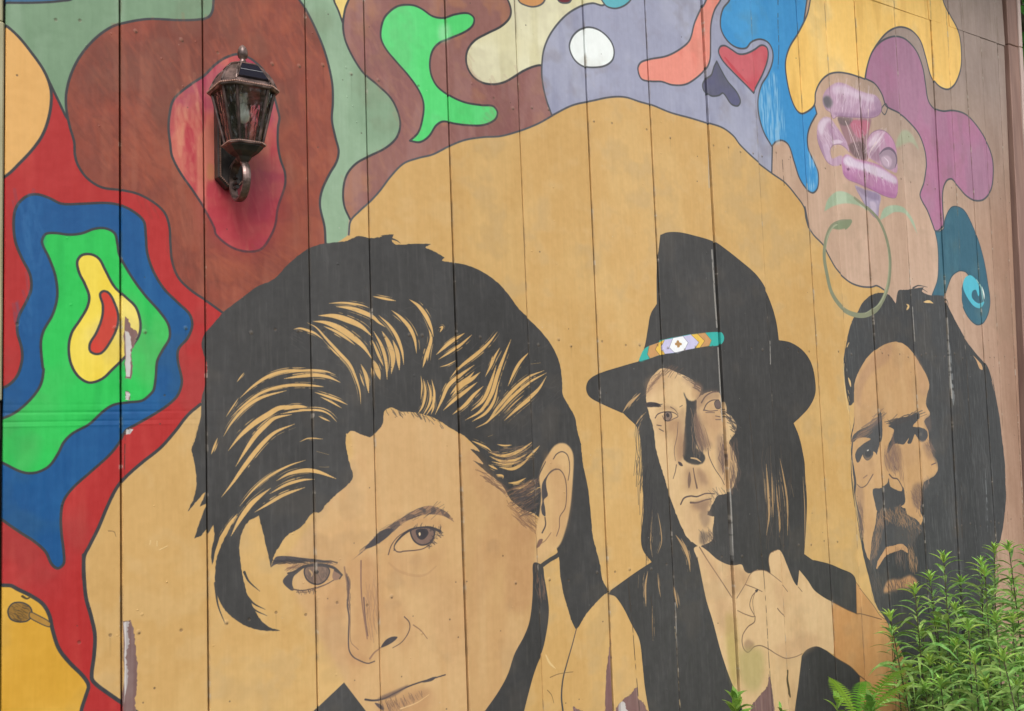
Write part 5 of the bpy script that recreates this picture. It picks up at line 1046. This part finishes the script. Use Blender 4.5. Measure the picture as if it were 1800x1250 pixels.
# small weeds whose tops reach into the picture
BL = [leaf_mesh('leaf', 1, w_, dr, .35, m_sprig, 6) for w_, dr in ((.42, .3), (.5, .5), (.36, .1))]
for px, py, Y, n, s_, lbl in ((1293, 1230, -.40, 18, .085, 'bright green lobed weed below the hat wearer\'s open collar'), (1372, 1246, -.22, 8, .05, 'tiny weed tip under the split tan board'), (1472, 1234, -.36, 9, .085, 'weed with pointed upright leaves in front of the black vest shape'), (1530, 1236, -.75, 20, .085, 'pale green leafy weed tucked in front of the fern')):
    T_ = at(px, py, Y); w_ = empty('leafy_weed', (T_.x, T_.y, 0)); tag(w_, lbl, 'weed')
    bm = bmesh.new(); tube(bm, [(.02, 0, 0), (.01, .005, T_.z * .5), (0, 0, T_.z)], [.004, .003, .0015], 6); mesh_obj('stalk', bm, m_gstem, w_)
    for k in range(n):
        u = k / n; place('leaf', rs.choice(BL), w_, (0, 0, T_.z - .16 * u ** 1.3), k * 2.4 + 1, 1.1 - 1.0 * u, s_ * (.6 + .7 * u), rs.uniform(-.2, .2))
# grass at the foot of the wall (below the picture)
vs, fs = [], []
for _ in range(9000):
    x, y = rs.uniform(-.8, 6.2), -.05 - abs(rs.gauss(0, .7)); h_ = rs.uniform(.05, .17); a = rs.uniform(0, 6.28); w = rs.uniform(.002, .004); dx, dy = math.cos(a) * w, math.sin(a) * w; bx, by = rs.gauss(0, .03), rs.gauss(0, .03); k = len(vs)
    vs += [(x - dx, y - dy, 0), (x + dx, y + dy, 0), (x + dx * .7 + bx * .4, y + dy * .7 + by * .4, h_ * .6), (x - dx * .7 + bx * .4, y - dy * .7 + by * .4, h_ * .6), (x + bx, y + by, h_)]; fs += [(k, k + 1, k + 2, k + 3), (k + 3, k + 2, k + 4)]
me = bpy.data.meshes.new('grass'); me.from_pydata(vs, [], fs); me.materials.append(m_blade); g_o = link(bpy.data.objects.new('grass', me)); g_o['kind'] = 'stuff'; g_o['label'] = 'short grass along the foot of the wall'; g_o['category'] = 'grass'
# tree beyond the corner
rt = random.Random(9)
def tree(base, H_, Rc, lbl):
    tr_ = empty('broadleaf_tree', base); tag(tr_, lbl, 'tree')
    bm = bmesh.new(); tube(bm, [(0, 0, 0), (.05, .05, H_ * .3), (-.05, .1, H_ * .6), (0, 0, H_ * .9)], [.22, .17, .11, .03], 10)
    tips = []
    for k in range(16):
        a = k * 2.4; z0 = H_ * (.3 + .035 * k); e = Vector((math.cos(a) * Rc * rt.uniform(.5, .95), math.sin(a) * Rc * rt.uniform(.5, .95), z0 + H_ * rt.uniform(.08, .28)))
        tube(bm, [(0, 0, z0), Vector((0, 0, z0)).lerp(e, .5) + Vector((0, 0, .2)), e], [.07, .045, .012], 6); tips += [e, e * .7 + Vector((0, 0, z0 * .3)), Vector((0, 0, H_ * (.6 + .03 * k)))]
    mesh_obj('trunk', bm, m_bark, tr_); vs, fs = [], []
    for c in tips:
        for _ in range(150):
            p = c + Vector((rt.gauss(0, .55), rt.gauss(0, .55), rt.gauss(0, .42))); n1 = Vector((rt.gauss(0, 1), rt.gauss(0, 1), rt.gauss(0, 1))).normalized(); n2 = n1.cross(Vector((rt.gauss(0, 1), rt.gauss(0, 1), rt.gauss(0, 1)))).normalized(); l = rt.uniform(.06, .12); k = len(vs)
            vs += [p - n1 * l, p + n2 * l * .5, p + n1 * l, p - n2 * l * .5]; fs.append((k, k + 1, k + 2, k + 3))
    me = bpy.data.meshes.new('crown'); me.from_pydata(vs, [], fs); me.materials.append(m_crown); link(bpy.data.objects.new('crown', me), tr_)
r_ = ray(1812, 20); tree((r_[0] * 13, -CAMD + r_[1] * 13, 0), 8.4, 2.6, 'leafy green tree standing beyond the corner of the barn')
tree((21.0, 15.0, 0), 9.5, 3.4, 'large leafy tree farther off behind the barn'); tree((24.0, 5.5, 0), 8.0, 3.0, 'spreading leafy tree standing apart in the open field')
